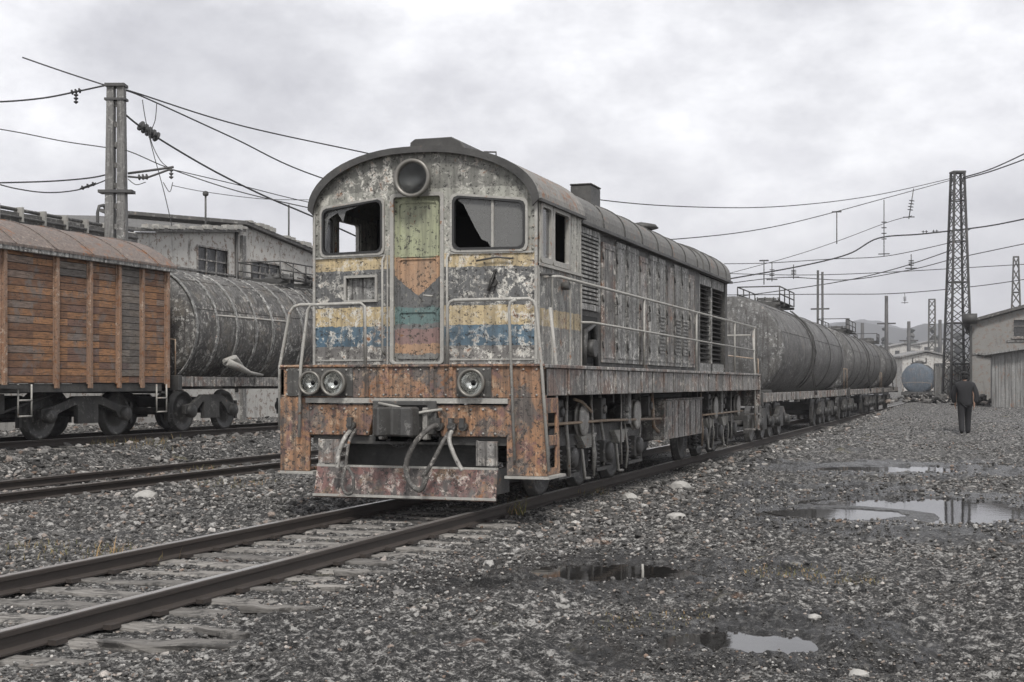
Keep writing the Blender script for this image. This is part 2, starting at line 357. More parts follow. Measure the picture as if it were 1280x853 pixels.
def G(x, y, detail=True):
    x = np.asarray(x, float); y = np.asarray(y, float)
    right = np.interp(y, [0, 20, 30, 41, 60, 90, 160, 400], [-.07, -.06, .03, .12, .27, .45, .5, -1.5])
    wgt = np.clip((x + 4.9) / 1.2, 0, 1)
    far = np.interp(y, [0, 60, 200, 600], [0, 0, 0, -6])
    base = -.15 + (right + .15) * wgt + far
    l3 = np.clip((-15.2 - x) / 1.6, 0, 1); l3 = l3 * l3 * (3 - 2 * l3); base = base + l3 * .38
    base = base + .16 * np.exp(-((x + 9.6) / 1.0) ** 2) * np.clip((y - 12.5) / 4, 0, 1)
    base = base - .018 * np.clip(1.5 - np.abs(x - TX), 0, .3) / .3 * np.clip((16 - y) / 2, 0, 1)
    base = base + .12 * np.exp(-((x + 4.3) / .5) ** 2) * np.clip((y - 19) / 8, 0, 1)
    for rx in (-2.3, -.55, 1.6): base = base - .05 * np.exp(-((x - rx - .35 * np.sin(y * .16) ) / .22) ** 2) * np.clip((y - 5) / 4, 0, 1)
    rough = fbm(x * .5, y * .5, 3) * .16 + fbm(x * 1.9, y * 1.9, 5, .62) * .19
    near = np.minimum(np.abs(x - TX), np.minimum(np.abs(x - T2), np.abs(x - T3)))
    damp = np.clip((near - .9) / .9, .22, 1)
    h = base + rough * damp
    if detail: h = h + (fbm(x * 11, y * 11, 3, .65)) * .07 * np.clip(damp, .6, 1)
    for (cx, cy, hw, hd, lv) in PUD:
        dx = (x - cx) * RT.x + (y - cy) * RT.y; dy = (x - cx) * FW.x + (y - cy) * FW.y
        rr = np.sqrt((dx / hw) ** 2 + (dy / hd) ** 2) + fbm(x * 2.2 + 5, y * 2.2, 3) * .5
        k = np.clip((1.25 - rr) / .5, 0, 1); k = k * k * (3 - 2 * k)
        e2 = np.sqrt((dx / hw) ** 2 + (dy / hd) ** 2); ring = np.clip((2.1 - e2) / .5, 0, 1)
        h = np.maximum(h, np.where(k < .02, h + (np.maximum(h, lv + .012 + .03 * np.clip(rr - 1.2, 0, 1)) - h) * ring, h))
        k2 = np.clip((1.3 - rr) / .9, 0, 1)
        h = h * (1 - k) + (lv + .014 - .05 * np.clip(k2 * 1.5, 0, 1) + fbm(x * 4, y * 4, 3) * .03) * k
    inside = np.zeros(x.shape, bool); E2 = []
    for (cx, cy, hw, hd, lv) in PUD:
        dx = (x - cx) * RT.x + (y - cy) * RT.y; dy = (x - cx) * FW.x + (y - cy) * FW.y
        e2 = np.sqrt((dx / hw) ** 2 + (dy / hd) ** 2); E2.append(e2); inside |= e2 < 1.12
    for e2, pd in zip(E2, PUD):
        lim = pd[4] + .012 + .03 * np.clip((e2 - 1.12) / .4, 0, 1) + fbm(x * 5, y * 5, 2) * .01
        h = np.where(~inside & (e2 < 1.6), np.maximum(h, lim), h)
    return h
def gz(x, y): return float(G(np.array([x]), np.array([y]))[0])
def mesh_np(name, V, Q, mat, smooth=True, nper=4):
    me = bpy.data.meshes.new(name); me.vertices.add(len(V)); me.vertices.foreach_set('co', V.astype(np.float32).ravel())
    me.loops.add(Q.size); me.loops.foreach_set('vertex_index', Q.astype(np.int32).ravel())
    me.polygons.add(len(Q)); me.polygons.foreach_set('loop_start', np.arange(0, Q.size, nper, dtype=np.int32))
    me.polygons.foreach_set('use_smooth', np.full(len(Q), smooth)); me.update(calc_edges=True); me.materials.append(mat)
    o = bpy.data.objects.new(name, me); COL.objects.link(o); return o
def mk_ground():
    t = NT('cinder_ground'); v = t.co(); g = t.n.new('ShaderNodeNewGeometry')
    a = t.noise(v, .35, 8, .65, .4); b = t.noise(v, 2.6, 9, .75, .3); c = t.noise(v, 13, 8, .8); d = t.noise(v, 55, 5, .8)
    col = t.mix(t.ramp(b, [(.35, 0), (.65, 1)]), (.03, .029, .028), (.10, .096, .092))
    col = t.mix(t.ramp(a, [(.42, 0), (.6, .75)]), col, (.04, .038, .037))
    col = t.mix(t.ramp(c, [(.53, 0), (.58, .9)]), col, (.42, .41, .39))
    col = t.mix(t.ramp(c, [(.455, .97), (.485, 0)]), col, (.012, .012, .012))
    col = t.mix(t.ramp(d, [(.58, 0), (.62, .7)]), col, (.4, .39, .37))
    gr = t.ramp(t.noise(v, .8, 6, .7), [(.62, 0), (.68, .5)]); col = t.mix(gr, col, (.13, .115, .055))
    ru = t.ramp(t.noise(t.co((1, 1, 1), loc=(31, 7, 0)), .9, 6, .7), [(.64, 0), (.7, .45)]); col = t.mix(ru, col, (.2, .10, .055))
    h = t.math('ADD', t.math('MULTIPLY', c, 1.0), t.math('MULTIPLY', d, .35))
    n = t.bump(h, .9, .035)
    at = t.n.new('ShaderNodeAttribute'); at.attribute_name = 'wet'
    wet = t.ramp(t.math('ADD', at.outputs['Fac'], t.math('MULTIPLY', t.math('SUBTRACT', b, .5), .9)), [(.3, 0), (.55, 1)])
    wet = t.math('MAXIMUM', wet, t.ramp(t.noise(t.co((.6, 1.6, 1), loc=(2, 40, 0)), .55, 7, .65, .6), [(.56, 0), (.66, .75)]))
    col = t.mix(t.math('MULTIPLY', wet, .72), col, (.010, .0095, .009))
    ro = t.mix(wet, t.ramp(b, [(.35, .6), (.6, .95)]), (.24, .24, .24))
    return t.out(col, ro, n, 0, .3)
groundm = mk_ground()
def build_ground():
    vc = math.atan2(FW.y, FW.x)
    inner = np.linspace(-R(27), R(27), 1150); outer = np.linspace(R(27), 2 * math.pi - R(27), 90)[1:-1]
    ang = np.concatenate([inner, outer]) + vc
    rr = np.concatenate([[.01, 1.5, 3.0], np.geomspace(4.2, 120, 620), np.geomspace(130, 4000, 30)])
    A, RR = np.meshgrid(ang, rr); X = RR * np.cos(A); Y = RR * np.sin(A)
    Z = G(X, Y) - np.where(RR > 600, (RR - 600) * .004, 0)
    V = np.stack([X, Y, Z], -1).reshape(-1, 3); na = len(ang); nr = len(rr)
    i = np.arange(nr - 1)[:, None]; j = np.arange(na)[None, :]; j2 = (j + 1) % na
    Q = np.stack([i * na + j, i * na + j2, (i + 1) * na + j2, (i + 1) * na + j], -1).reshape(-1, 4)
    o = mesh_np('ground', V, Q, groundm)
    wet = np.zeros(X.shape)
    for (cx, cy, hw, hd, lv) in PUD:
        dx = (X - cx) * RT.x + (Y - cy) * RT.y; dy = (X - cx) * FW.x + (Y - cy) * FW.y
        wet = np.maximum(wet, np.clip((2.3 - np.sqrt((dx / (hw + .15)) ** 2 + (dy / (hd + .2)) ** 2)) / 1.2, 0, 1))
    at = o.data.attributes.new('wet', 'FLOAT', 'POINT'); at.data.foreach_set('value', wet.astype(np.float32).ravel())
    tag(o, 'dark cinder and mud yard ground littered with gravel', kind='structure')
build_ground()

# water
def mk_water():
    t = NT('puddle_water'); n = t.noise(t.co(), 7, 4, .6)
    m = t.out((.02, .019, .018), .03, t.bump(n, .05, .01)); t.b.inputs['IOR'].default_value = 1.33; return m
waterm = mk_water()
for i, (cx, cy, hw, hd, lv) in enumerate(PUD):
    m = MB(); c = Vector((cx, cy, lv)); pts = []
    for k in range(40):
        a = 2 * math.pi * k / 40; f = 1.32
        p = c + RT * (math.cos(a) * hw * f) + FW * (math.sin(a) * hd * f); pts.append(p)
    m.add(pts, [list(range(40))]); o = m.build('puddle', waterm)
    tag(o, kind='structure')

# gravel
def mk_stone():
    t = NT('gravel_stone'); g = t.n.new('ShaderNodeNewGeometry'); n = t.noise(t.co(), 30, 5, .7)
    c = t.ramp(g.outputs['Random Per Island'], [(0, (.035, .034, .033)), (.45, (.09, .086, .08)), (.72, (.22, .21, .2)), (.86, (.42, .41, .39)), (.95, (.2, .13, .09)), (1, (.62, .6, .57))])
    c = t.mix(t.ramp(n, [(.4, .6), (.6, 0)]), c, (.03, .03, .03))
    return t.out(c, .85, t.bump(n, .5, .01))
stonem = mk_stone()
def rocks(name, P, S, rng, mat=stonem):
    t = (1 + 5 ** .5) / 2
    iv = np.array([(-1, t, 0), (1, t, 0), (-1, -t, 0), (1, -t, 0), (0, -1, t), (0, 1, t), (0, -1, -t), (0, 1, -t), (t, 0, -1), (t, 0, 1), (-t, 0, -1), (-t, 0, 1)]) / 1.9
    fi = np.array([(0, 11, 5), (0, 5, 1), (0, 1, 7), (0, 7, 10), (0, 10, 11), (1, 5, 9), (5, 11, 4), (11, 10, 2), (10, 7, 6), (7, 1, 8), (3, 9, 4), (3, 4, 2), (3, 2, 6), (3, 6, 8), (3, 8, 9), (4, 9, 5), (2, 4, 11), (6, 2, 10), (8, 6, 7), (9, 8, 1)])
    n = len(P); q = rng.normal(size=(n, 4)); q /= np.linalg.norm(q, axis=1)[:, None]; w_, x, y, z = q.T
    Rm = np.stack([1 - 2 * (y * y + z * z), 2 * (x * y - z * w_), 2 * (x * z + y * w_), 2 * (x * y + z * w_), 1 - 2 * (x * x + z * z), 2 * (y * z - x * w_), 2 * (x * z - y * w_), 2 * (y * z + x * w_), 1 - 2 * (x * x + y * y)], -1).reshape(n, 3, 3)
    V = iv[None] * rng.uniform(.6, 1.25, (n, 12, 1)) * rng.uniform(.55, 1.2, (n, 1, 3))
    V = np.einsum('nij,nkj->nki', Rm, V) * S[:, None, None]; V[:, :, 2] *= .7
    V = V + P[:, None, :]
    Q = (fi[None] + (np.arange(n) * 12)[:, None, None]).reshape(-1, 3)
    return mesh_np(name, V.reshape(-1, 3), Q, mat, False, 3)
def scatter():
    rng = np.random.default_rng(11); N = 150000
    vc = math.atan2(FW.y, FW.x); a = vc + rng.uniform(-R(24), R(24), N); r = np.exp(rng.uniform(math.log(5.5), math.log(75), N))
    X = r * np.cos(a); Y = r * np.sin(a)
    nearT = np.minimum(np.abs(X - TX), np.minimum(np.abs(X - T2), np.abs(X - T3)))
    dens = np.where(X > -4.6, .20, .85)
    dens = np.where((X > -5) & (X < -2.2) & (Y > 13), .8, dens)
    dens = np.where((X > -5) & (Y > 24), .6, dens)
    dens = dens * np.clip(fbm(X * .8, Y * .8, 3) * 3.6 + .8, .12, 1.4)
    dens = np.where(X > -3.6, .6 * dens * np.clip(fbm(X * .3 + 9, Y * .3, 3) * 7 + .8, .05, 2), dens)
    dens = np.where((np.abs(X - TX) < 1.45) & (Y < 15), dens * .55, dens)
    keep = rng.random(N) < dens
    for rx in (TX - .795, TX + .795, T2 - .795, T2 + .795): keep &= np.abs(X - rx) > .09
    for (cx, cy, hw, hd, lv) in PUD:
        dx = (X - cx) * RT.x + (Y - cy) * RT.y; dy = (X - cx) * FW.x + (Y - cy) * FW.y
        keep &= ((dx / hw) ** 2 + (dy / hd) ** 2 > 1.0)
    X = X[keep]; Y = Y[keep]; r = r[keep]; n = len(X)
    S = np.exp(rng.normal(math.log(.017), .42, n)) * np.clip(r / 11, .8, 2.6)
    S = np.where(X > -3.6, S * .72, S); S = np.where((X > -3.6) & (r < 14), S * .8, S); big = rng.random(n) < .008; S[big] *= 2.0; S = np.minimum(S, np.where(r < 25, .06, .12)); S = np.where(X > -3.6, np.minimum(S * .8, .035), S)
    S = np.where(np.abs(X - TX) < 1.5, np.minimum(S, .018), S)
    P = np.stack([X, Y, G(X, Y) + S * .2], -1)
    o = rocks('gravel', P, S, rng); tag(o, 'loose grey gravel and cinders scattered over the yard', kind='stuff')
scatter()
def grit():
    rng = np.random.default_rng(21); N = 85000; vc = math.atan2(FW.y, FW.x); a = vc + rng.uniform(-R(23), R(23), N); r = np.exp(rng.uniform(math.log(5.6), math.log(24), N))
    X = r * np.cos(a); Y = r * np.sin(a); keep = (X > -5.2) | (rng.random(N) < .5)
    keep &= rng.random(N) < np.clip(fbm(X * .9 + 3, Y * .9, 4) * 4 + .75, .1, 1)
    for rx in (TX - .795, TX + .795, T2 - .795, T2 + .795): keep &= np.abs(X - rx) > .07
    for (cx, cy, hw, hd, lv) in PUD:
        dx = (X - cx) * RT.x + (Y - cy) * RT.y; dy = (X - cx) * FW.x + (Y - cy) * FW.y; e2 = np.sqrt((dx / hw) ** 2 + (dy / hd) ** 2)
        keep &= (e2 > .95) & (rng.random(N) < np.clip((e2 - .5) / 1.3, .1, 1))
    X = X[keep]; Y = Y[keep]; r = r[keep]; S = np.exp(rng.normal(math.log(.0085), .4, len(X))) * np.clip(r / 9, .8, 2)
    o = rocks('grit', np.stack([X, Y, G(X, Y) + S * .3], -1), S, rng); tag(o, 'fine pale and dark grit strewn over the mud of the yard', kind='stuff')
grit()

# ------------------------------------------------------------------ tracks
def rail_profile():
    h = .14
    return [(-.066, -h), (.066, -h), (.066, -h + .012), (.012, -h + .03), (.010, -.045), (.034, -.036), (.036, -.006), (.030, 0), (-.030, 0), (-.036, -.006), (-.034, -.036), (-.010, -.045), (-.012, -h + .03), (-.066, -h + .012)]
def track(label, X, z, y0, y1, ny, step=.57, seed=1):
    rg = random.Random(seed); root = empty('railway_track', (X, 0, z)); tag(root, label, 'railway track')
    for s in (-1, 1):
        m = MB(); m.prism(rail_profile(), lambda u, v, d: (u + s * .795, d, v), y0, y1); r_ = m.build('rail', railm, root)
        m = MB(); m.box(s * .795 - .031, s * .795 + .031, y0, y1, .0, .004); m.build('rail_head', headm, r_)
        if ny:
            m = MB(); y = y0 + 4
            while y < min(y1, 16):
                m.cut(); m.box(s * .795 - .13, s * .795 - .068, y - .06, y + .06, -.145, -.112); m.cut(); m.box(s * .795 + .068, s * .795 + .13, y - .06, y + .06, -.145, -.112); y += step
            m.build('rail_fastening', railm, r_)
    y = y0 + .15; k = 0
    while y < y1 and k < ny:
        m = MB(); L = 1.30 + rg.uniform(-.1, .14); wd = .12 + rg.uniform(-.015, .02); a = rg.uniform(-.03, .03); zz = -.142 + rg.uniform(-.012, .0)
        n = 9; top = []; vs = []
        for i in range(n):
            u = -L + 2 * L * i / (n - 1)
            for (sy, sz) in ((-1, -.16), (1, -.16), (1, 0), (-1, 0)):
                vs.append((u, sy * (wd + rg.uniform(-.012, .012)) + a * u, sz + (rg.uniform(-.014, .01) if sz == 0 else 0)))
        fs = [(0, 1, 2, 3), tuple(4 * (n - 1) + q for q in (3, 2, 1, 0))]
        for i in range(n - 1):
            for q in range(4): fs.append((i * 4 + q, i * 4 + (q + 1) % 4, (i + 1) * 4 + (q + 1) % 4, (i + 1) * 4 + q))
        m.add(vs, fs); o = m.build('sleeper', sleepm, root, .012, (rg.uniform(-.05, .05), y, zz)); y += step + rg.uniform(-.03, .03); k += 1
    return root
track('railway track in the foreground with rotten wooden sleepers leading under the locomotive', TX, 0, 3.2, 125, 46)
track('empty railway track with dull low rails between the locomotive and the boxcar', T2, .0, 8, 60, 30, .6, 2)
track('dark railway track under the boxcar and the tank wagon beside the building', T3, T3Z, 12, 60, 22, .6, 3)

# ------------------------------------------------------------------ running gear
WHEELPROF = lambda r: [(-.07, .09), (-.07, r * .45), (-.035, r * .5), (-.035, r * .82), (-.065, r * .86), (-.065, r + .03), (-.03, r + .03), (-.02, r), (.065, r - .008), (.065, r * .86), (.03, r * .82), (.03, r * .5), (.05, r * .42), (.05, .09), (.05, 0)]
def wheelset(parent, y, r=.475, mat=None, name='wheel'):
    for s in (-1, 1):
        m = MB(); m.lathe((s * .79, y, r), (s, 0, 0), WHEELPROF(r), 32); m.build(name, mat or bogiem, parent)
    m = MB(); m.cyl((-.75, y, r), (.75, y, r), .08); m.build('axle', darkm, parent)
def bogie(parent, yc, wb=1.85, r=.475):
    m = MB(); m.box(-1.0, 1.0, yc - .18, yc + .18, .55, .80); b = m.build('bogie', darkm, parent, .01)
    wheelset(b, yc - wb / 2, r); wheelset(b, yc + wb / 2, r)
    for s in (-1, 1):
        m = MB(); h = wb / 2
        prof = [(-h - .22, .42), (-h - .22, .62), (-h + .1, .66), (-.42, .86), (.42, .86), (h - .1, .66), (h + .22, .62), (h + .22, .42), (h - .2, .40), (h - .3, .52), (.42, .68), (.34, .68), (.34, .30), (-.34, .30), (-.34, .68), (-.42, .68), (-h + .3, .52), (-h + .2, .40)]
        m.prism(prof, lambda u, v, d: (d, yc + u, v), s * .95, s * 1.06); m.build('side_frame', bogiem, b, .01)
        m = MB()
        for q in (-1, 1): m.cut().lathe((s * .99, yc + q * h, r), (s, 0, 0), [(0, .15), (.14, .15), (.17, .12), (.17, 0)], 16)
        m.build('axle_box', bogiem, b)
        m = MB()
        for q in (-.17, 0, .17):
            m.cyl((s * 1.0, yc + q, .34), (s * 1.0, yc + q, .66), .045, 10)
            for k in range(6): m.lathe((s * 1.0, yc + q, .36 + k * .055), (0, 0, 1), [(-.014, .05), (0, .072), (.014, .05)], 12)
        m.build('spring', bogiem, b)
        m = MB();  m.box(s * .79 - .05, s * .79 + .05, yc - h - .6, yc - h - .52, .25, .7); m.cut()
        m.box(s * .79 - .05, s * .79 + .05, yc + h + .52, yc + h + .6, .25, .7); m.build('brake_shoe', darkm, b)
    return b
def coupler(parent, y, s, z=1.05):
    m = MB(); m.box(-.11, .11, min(y, y - s * .55), max(y, y - s * .55), z - .1, z + .1)
    yy = y + s * .0
    prof = [(-.16, 0), (-.2, .16), (-.26, .34), (-.16, .42), (-.06, .24), (.06, .26), (.1, .40), (.24, .36), (.22, .1), (.16, 0)]
    m.prism(prof, lambda u, v, d: (u, yy + s * (v - .05), d), z - .17, z + .17)
    return m.build('coupler', bogiem, parent, .02)
def ring_arc(xc, zc, r, y0, y1, a0, a1, t, n=28):
    """band round a tank from angle a0..a1 (deg, 0=+x)"""
    m = MB(); vs = []
    for i in range(n + 1):
        a = R(a0 + (a1 - a0) * i / n); c, s_ = math.cos(a), math.sin(a)
        for rr in (r, r + t):
            for y in (y0, y1): vs.append((xc + rr * c, y, zc + rr * s_))
    fs = []
    for i in range(n):
        b = 4 * i; q = b + 4
        fs += [(b + 2, b + 3, q + 3, q + 2), (b, q, q + 1, b + 1), (b, b + 2, q + 2, q), (b + 1, q + 1, q + 3, b + 3)]
    fs += [(0, 1, 3, 2), (4 * n, 4 * n + 2, 4 * n + 3, 4 * n + 1)]
    return m.add(vs, fs, False)
def dished(y0, y1, r, d=.35):
    pr = [(y0 + d - d * math.cos(R(a)), r * math.sin(R(a))) for a in range(0, 91, 10)]
    pr += [(y1 - d + d * math.sin(R(a)), r * math.cos(R(a))) for a in range(0, 91, 10)]
    return pr
def tank_wagon(label, X, z, f0, f1, t0, t1, r, zc, mat, bandys, bog, cat_y, jacket=False, mat_end=None, rz=0, Y=0, catlen=2.2):
    root = empty('tank_wagon', (X, Y + f0, z), rz); tag(root, label, 'tank wagon')
    f1 -= f0; t0 -= f0; t1 -= f0; bog = [b - f0 for b in bog]; cat_y -= f0; bandys = [b - f0 for b in bandys]; f0 = 0
    m = MB(); m.lathe((0, 0, zc), (0, 1, 0), dished(t0, t1, r), 64); tk = m.build('tank', mat, root)
    m = MB()
    ys = np.linspace(t0 + 1.2, t1 - 1.2, 5)
    for y in ys: m.add(*[(lambda q: (q.v, q.f))(ring_arc(0, zc, r, y - .012, y + .012, -60, 240, .008, 30))][0])
    ends = (t0 + .45, t1 - .45)
    for a in (18, 52, 128, 162): m.tube([((r + .002) * math.cos(R(a)), ends[0], zc + (r + .002) * math.sin(R(a))), ((r + .002) * math.cos(R(a)), ends[1], zc + (r + .002) * math.sin(R(a)))], .012, 6)
    m.build('weld_seam', mat, tk)
    for y in bandys:
        ring_arc(0, zc, r + .006, y - .05, y + .05, -50, 230, .02).build('band', darkm if not jacket else hooddoorm, root)
    m = MB(); m.lathe((0, cat_y, zc + r - .06), (0, 0, 1), [(0, .42), (.24, .42), (.3, .38), (.3, .30), (.38, .28), (.4, 0)], 28)
    for k in range(8):
        a = k * math.pi / 4; m.cyl((.36 * math.cos(a), cat_y + .36 * math.sin(a), zc + r + .2), (.36 * math.cos(a), cat_y + .36 * math.sin(a), zc + r + .34), .025, 6)
    m.build('manhole', bogiem, root)
    m = MB(); zt = zc + r + .12
    for k in range(5): m.box(-.62 + k * .05, -.62 + k * .05 + .035, cat_y - catlen / 2, cat_y + catlen / 2, zt, zt + .03)
    for k in range(5): m.box(.4 + k * .05, .4 + k * .05 + .035, cat_y - catlen / 2, cat_y + catlen / 2, zt, zt + .03)
    for yy in (-catlen / 2, -.6, .6, catlen / 2 - .05): m.box(-.65, .65, cat_y + yy, cat_y + yy + .05, zt - .1, zt - .02)
    m.build('catwalk', darkm, root)
    m = MB(); hh = .45
    for sx in (-.64, .64):
        for yy in np.linspace(-catlen / 2, catlen / 2, 4): m.tube([(sx, cat_y + yy, zt), (sx, cat_y + yy, zt + hh)], .02, 6)
        for zz in (hh, hh * .5): m.tube([(sx, cat_y - catlen / 2, zt + zz), (sx, cat_y + catlen / 2, zt + zz)], .02, 6)
    m.tube([(-.64, cat_y - catlen / 2, zt + hh), (.64, cat_y - catlen / 2, zt + hh)], .02, 6)
    m.build('catwalk_railing', darkm, root)
    for s in (-1, 1):
        m = MB(); pts = []
        for a in (60, 40, 20, 0, -20): pts.append((s * (r + .1) * math.cos(R(a)), (r + .1) * math.sin(R(a)) + zc))
        for dy in (-.2, .2): m.tube([(p[0], cat_y + dy, p[1]) for p in pts] + [(s * (r + .12), cat_y + dy, 1.15)], .02, 6)
        for i in range(9):
            zz = 1.25 + i * .27; dx = (r + .12) if zz < zc - .3 else (r + .1) * math.cos(math.asin(min(.9, (zz - zc) / (r + .1))))
            m.tube([(s * dx, cat_y - .2, zz), (s * dx, cat_y + .2, zz)], .014, 6)
        m.build('ladder', darkm, root)
    m = MB()
    m.box(-.32, .32, f0 + .3, f1 - .3, .98, 1.24)
    for y in (f0, f1 - .16): m.box(-1.42, 1.42, y, y + .16, .96, 1.30)
    for y in (bog[0], bog[-1]): m.box(-1.2, 1.2, y - .25, y + .25, 1.0, zc - r + .28)
    m.build('underframe', darkm, root, .01)
    for s in (-1, 1):
        m = MB(); m.box(s * 1.34, s * 1.42, f0 + .165, f1 - .165, 1.05, 1.27)
        for yy in np.arange(f0 + .5, f1 - .4, .95): m.box(s * 1.42, s * 1.45, yy, yy + .06, 1.04, 1.28)
        m.build('side_sill', beamm, root, .008)
    for y in (f0 + .06, f1 - .06):
        m = MB(); m.tube([(-1.3, y, 1.28), (-1.3, y, 2.1), (-.5, y, 2.2), (.5, y, 2.2), (1.3, y, 2.1), (1.3, y, 1.28)], .02, 6); m.build('end_handrail', pipem, root)
    for b in bog: bogie(root, b)
    coupler(root, f0, -1); coupler(root, f1, 1)
    return root

tank_wagon('black eight-axle tank wagon coupled directly behind the locomotive', TX, 0, 33.2, 55.4, 36.8, 54.6, 1.42, 2.48, tankm, [43.6, 44.4, 49.0, 53.3], (36.0, 39.2, 50.0, 53.2), 43.5, catlen=3.4)
tank_wagon('dark tank wagon in the middle of the row of three behind the locomotive', TX, 0, 56.6, 76.0, 57.6, 75.2, 1.42, 2.48, tankm, [58.6, 62, 65.7, 70, 74.2], (59.0, 62.0, 70.8, 73.8), 66, catlen=5)
tank_wagon('farthest dark tank wagon in the row behind the locomotive', TX, 0, 77.2, 91, 78.2, 90.2, 1.42, 2.48, tankm, [79.5, 84, 88.6], (80.4, 88.0), 84)
p = at_depth(1146, 473, 128)
tank_wagon('distant tank wagon with a blue end standing alone beyond the yard', p.x, -.55, 0, 11.5, .6, 10.9, 1.45, 2.55, bluem, [2, 5.7, 9.4], (2, 9.5), 5.7, Y=p.y)
tank_wagon('streaked grey tank wagon with closely spaced hoops beside the boxcar', T3, T3Z, 26.3, 38.5, 26.75, 38.0, 1.42, 2.40, tankm2, [27.05, 27.95, 28.85, 29.75, 30.6, 31.4, 32.2, 33.1, 34, 34.9, 35.8, 36.7, 37.5], (28.3, 36.4), 33.5, jacket=True)
tw = bpy.data.objects['tank_wagon.004']
m = MB(); zz = 2.72
m.tube([(1.41 * math.cos(.2) , y, zz) for y in (1.6, 5.0, 5.1)], .025, 6); m.build('side_rail', railm_hand, tw)
# scrap lying on the wagon sill
mm = MB(); a = Vector((T3 + 1.5, 28.2, T3Z + 1.63))
mm.tube([a, a + Vector((.04, .5, -.12)), a + Vector((0, 1.1, -.25)), a + Vector((-.1, 1.9, -.3))], [.10, .09, .05, .03], 7)
mm.tube([a + Vector((0, -.1, .02)), a + Vector((.02, .35, .1)), a + Vector((0, .8, -.15))], [.05, .08, .05], 6)
o = mm.build('crumpled_sheet', railm_hand); tag(o, 'crumpled pale rag of sheet lying on the sill of the grey hooped tank wagon', 'scrap')

# ------------------------------------------------------------------ boxcar
def boxcar():
    y0, y1 = 11.2, 25.9; root = empty('boxcar', (T3, y0, T3Z)); L = y1 - y0
    tag(root, 'old wooden boxcar with brown plank sides and a rusty roof', 'boxcar')
    hw = 1.40; zb, zt = 1.12, 3.70
    m = MB(); m.box(-hw, hw, .05, L - .05, zb, zt); m.build('body', boxwood, root)
    ys = [L - d for d in (.02, 1.0, 1.82, 2.8, 3.85, 5.1)] + [L - 5.25]
    # pale patched plank panels between posts
    for (a, b, z0, z1) in ((1.05, 1.75, zb + .15, zt - .1), (2.9, 3.8, zb + 2.1, zt - .2)):
        m = MB(); m.box(hw, hw + .015, L - b, L - a, z0, z1); tag(m.build('patched_plank', greywood, root), 'grey patched planking')
    post = weathered('rusty_post', (.3, .17, .10), .45, .7, .3, (.55, .48, .4), .6)
    for s in (-1, 1):
        for y in (.0, 1.0, 2.0, 3.1, 4.2, 5.4, 9.3) + tuple(L - d - .1 for d in (0, .95, 1.78, 2.75, 3.8)):
            m = MB(); m.box(s * hw, s * (hw + .075), y, y + .09, zb - .1, zt - .05); m.box(s * hw, s * (hw + .02), y - .035, y + .125, zb - .02, zt - .06)
            m.build('post', post, root, .006)
        m = MB(); m.box(s * (hw + .03), s * (hw + .09), 6.0, 8.9, zb + .02, zt - .12)
        d = m.build('door', boxwood, root, .01)
        m = MB()
        for y in (6.0, 7.4, 8.8): m.box(s * (hw + .09), s * (hw + .12), y, y + .08, zb + .02, zt - .12)
        m.box(s * (hw + .09), s * (hw + .115), 6.085, 7.395, zb + 1.2, zb + 1.28); m.build('door_brace', post, d)
        m = MB(); m.box(s * (hw + .02), s * (hw + .11), 5.0, 9.9, zb - .1, zb - .03); m.build('door_rail', darkm, root)
    m = MB(); n = 16; prof = []
    for i in range(n + 1):
        u = -1 + 2 * i / n; prof.append((u * 1.56, zt + .0 + .62 * (1 - abs(u) ** 2.2)))
    prof2 = prof + [(u, v - .05) for u, v in prof[::-1]]
    m.prism(prof2, lambda u, v, d: (u, d, v), -.12, L + .12); rf = m.build('roof', roofrust, root)
    m = MB()
    for y in np.arange(.3, L, 1.15):
        pp = [(u, v + .022) for u, v in prof] + [(u, v - .01) for u, v in prof[::-1]]
        m.prism(pp, lambda u, v, d: (u, d, v), y, y + .05)
    m.build('roof_seam', roofrust, rf)
    m = MB()
    for s in (-1, 1): m.cut().box(s * 1.47, s * 1.55, -.1, L + .1, zt - .13, zt + .0)
    m.build('eave_board', hooddoorm, root, .008)
    for y in (.04, L - .06):
        m = MB(); m.prism([(u * .9, v - .06) for u, v in prof], lambda u, v, d: (u, d, v), y - .01, y + .01); m.build('end_gable', boxwood, root)
    m = MB(); m.box(-.3, .3, .2, L - .2, .92, 1.1)
    for s in (-1, 1): m.box(s * 1.18, s * 1.38, .02, L - .02, .95, 1.11)
    for y in (0.03, L - .2): m.box(-1.38, 1.38, y, y + .17, .90, 1.105)
    m.build('underframe', darkm, root)
    m = MB()
    for s in (-1, 1):
        m.tube([(s * 1.1, 2.9, .92), (s * 1.1, 4.8, .55), (s * 1.1, 9.6, .55), (s * 1.1, 11.2, .92)], .025, 6)
        m.box(s * 1.05, s * 1.15, 9.0, 9.7, .55, .92)
    m.build('truss_rod', darkm, root)
    for y in (L - .1, L - 4.6):
        m = MB()
        for q in (0, .38): m.tube([(1.44, y - q, 1.1), (1.44, y - q, .5)], .018, 6)
        for zz in (.5, .8): m.tube([(1.44, y - .38, zz), (1.44, y, zz)], .02, 6)
        m.build('step_ladder', railm_hand, root)
    bogie(root, 2.2); bogie(root, 12.35, 2.5)
    coupler(root, 0, -1); coupler(root, L, 1)
boxcar()

# ------------------------------------------------------------------ locomotive
LY = 14.85
loco = empty('diesel_locomotive', (TX, LY, 0))
tag(loco, 'derelict diesel locomotive with peeling paint, yellow and blue stripes and broken cab windows', 'locomotive')
HWP = 1.70   # platform half width
CF = .27     # cab face
def P(mb, name, mat, parent=loco, bevel=0): return mb.build(name, mat, parent, bevel)
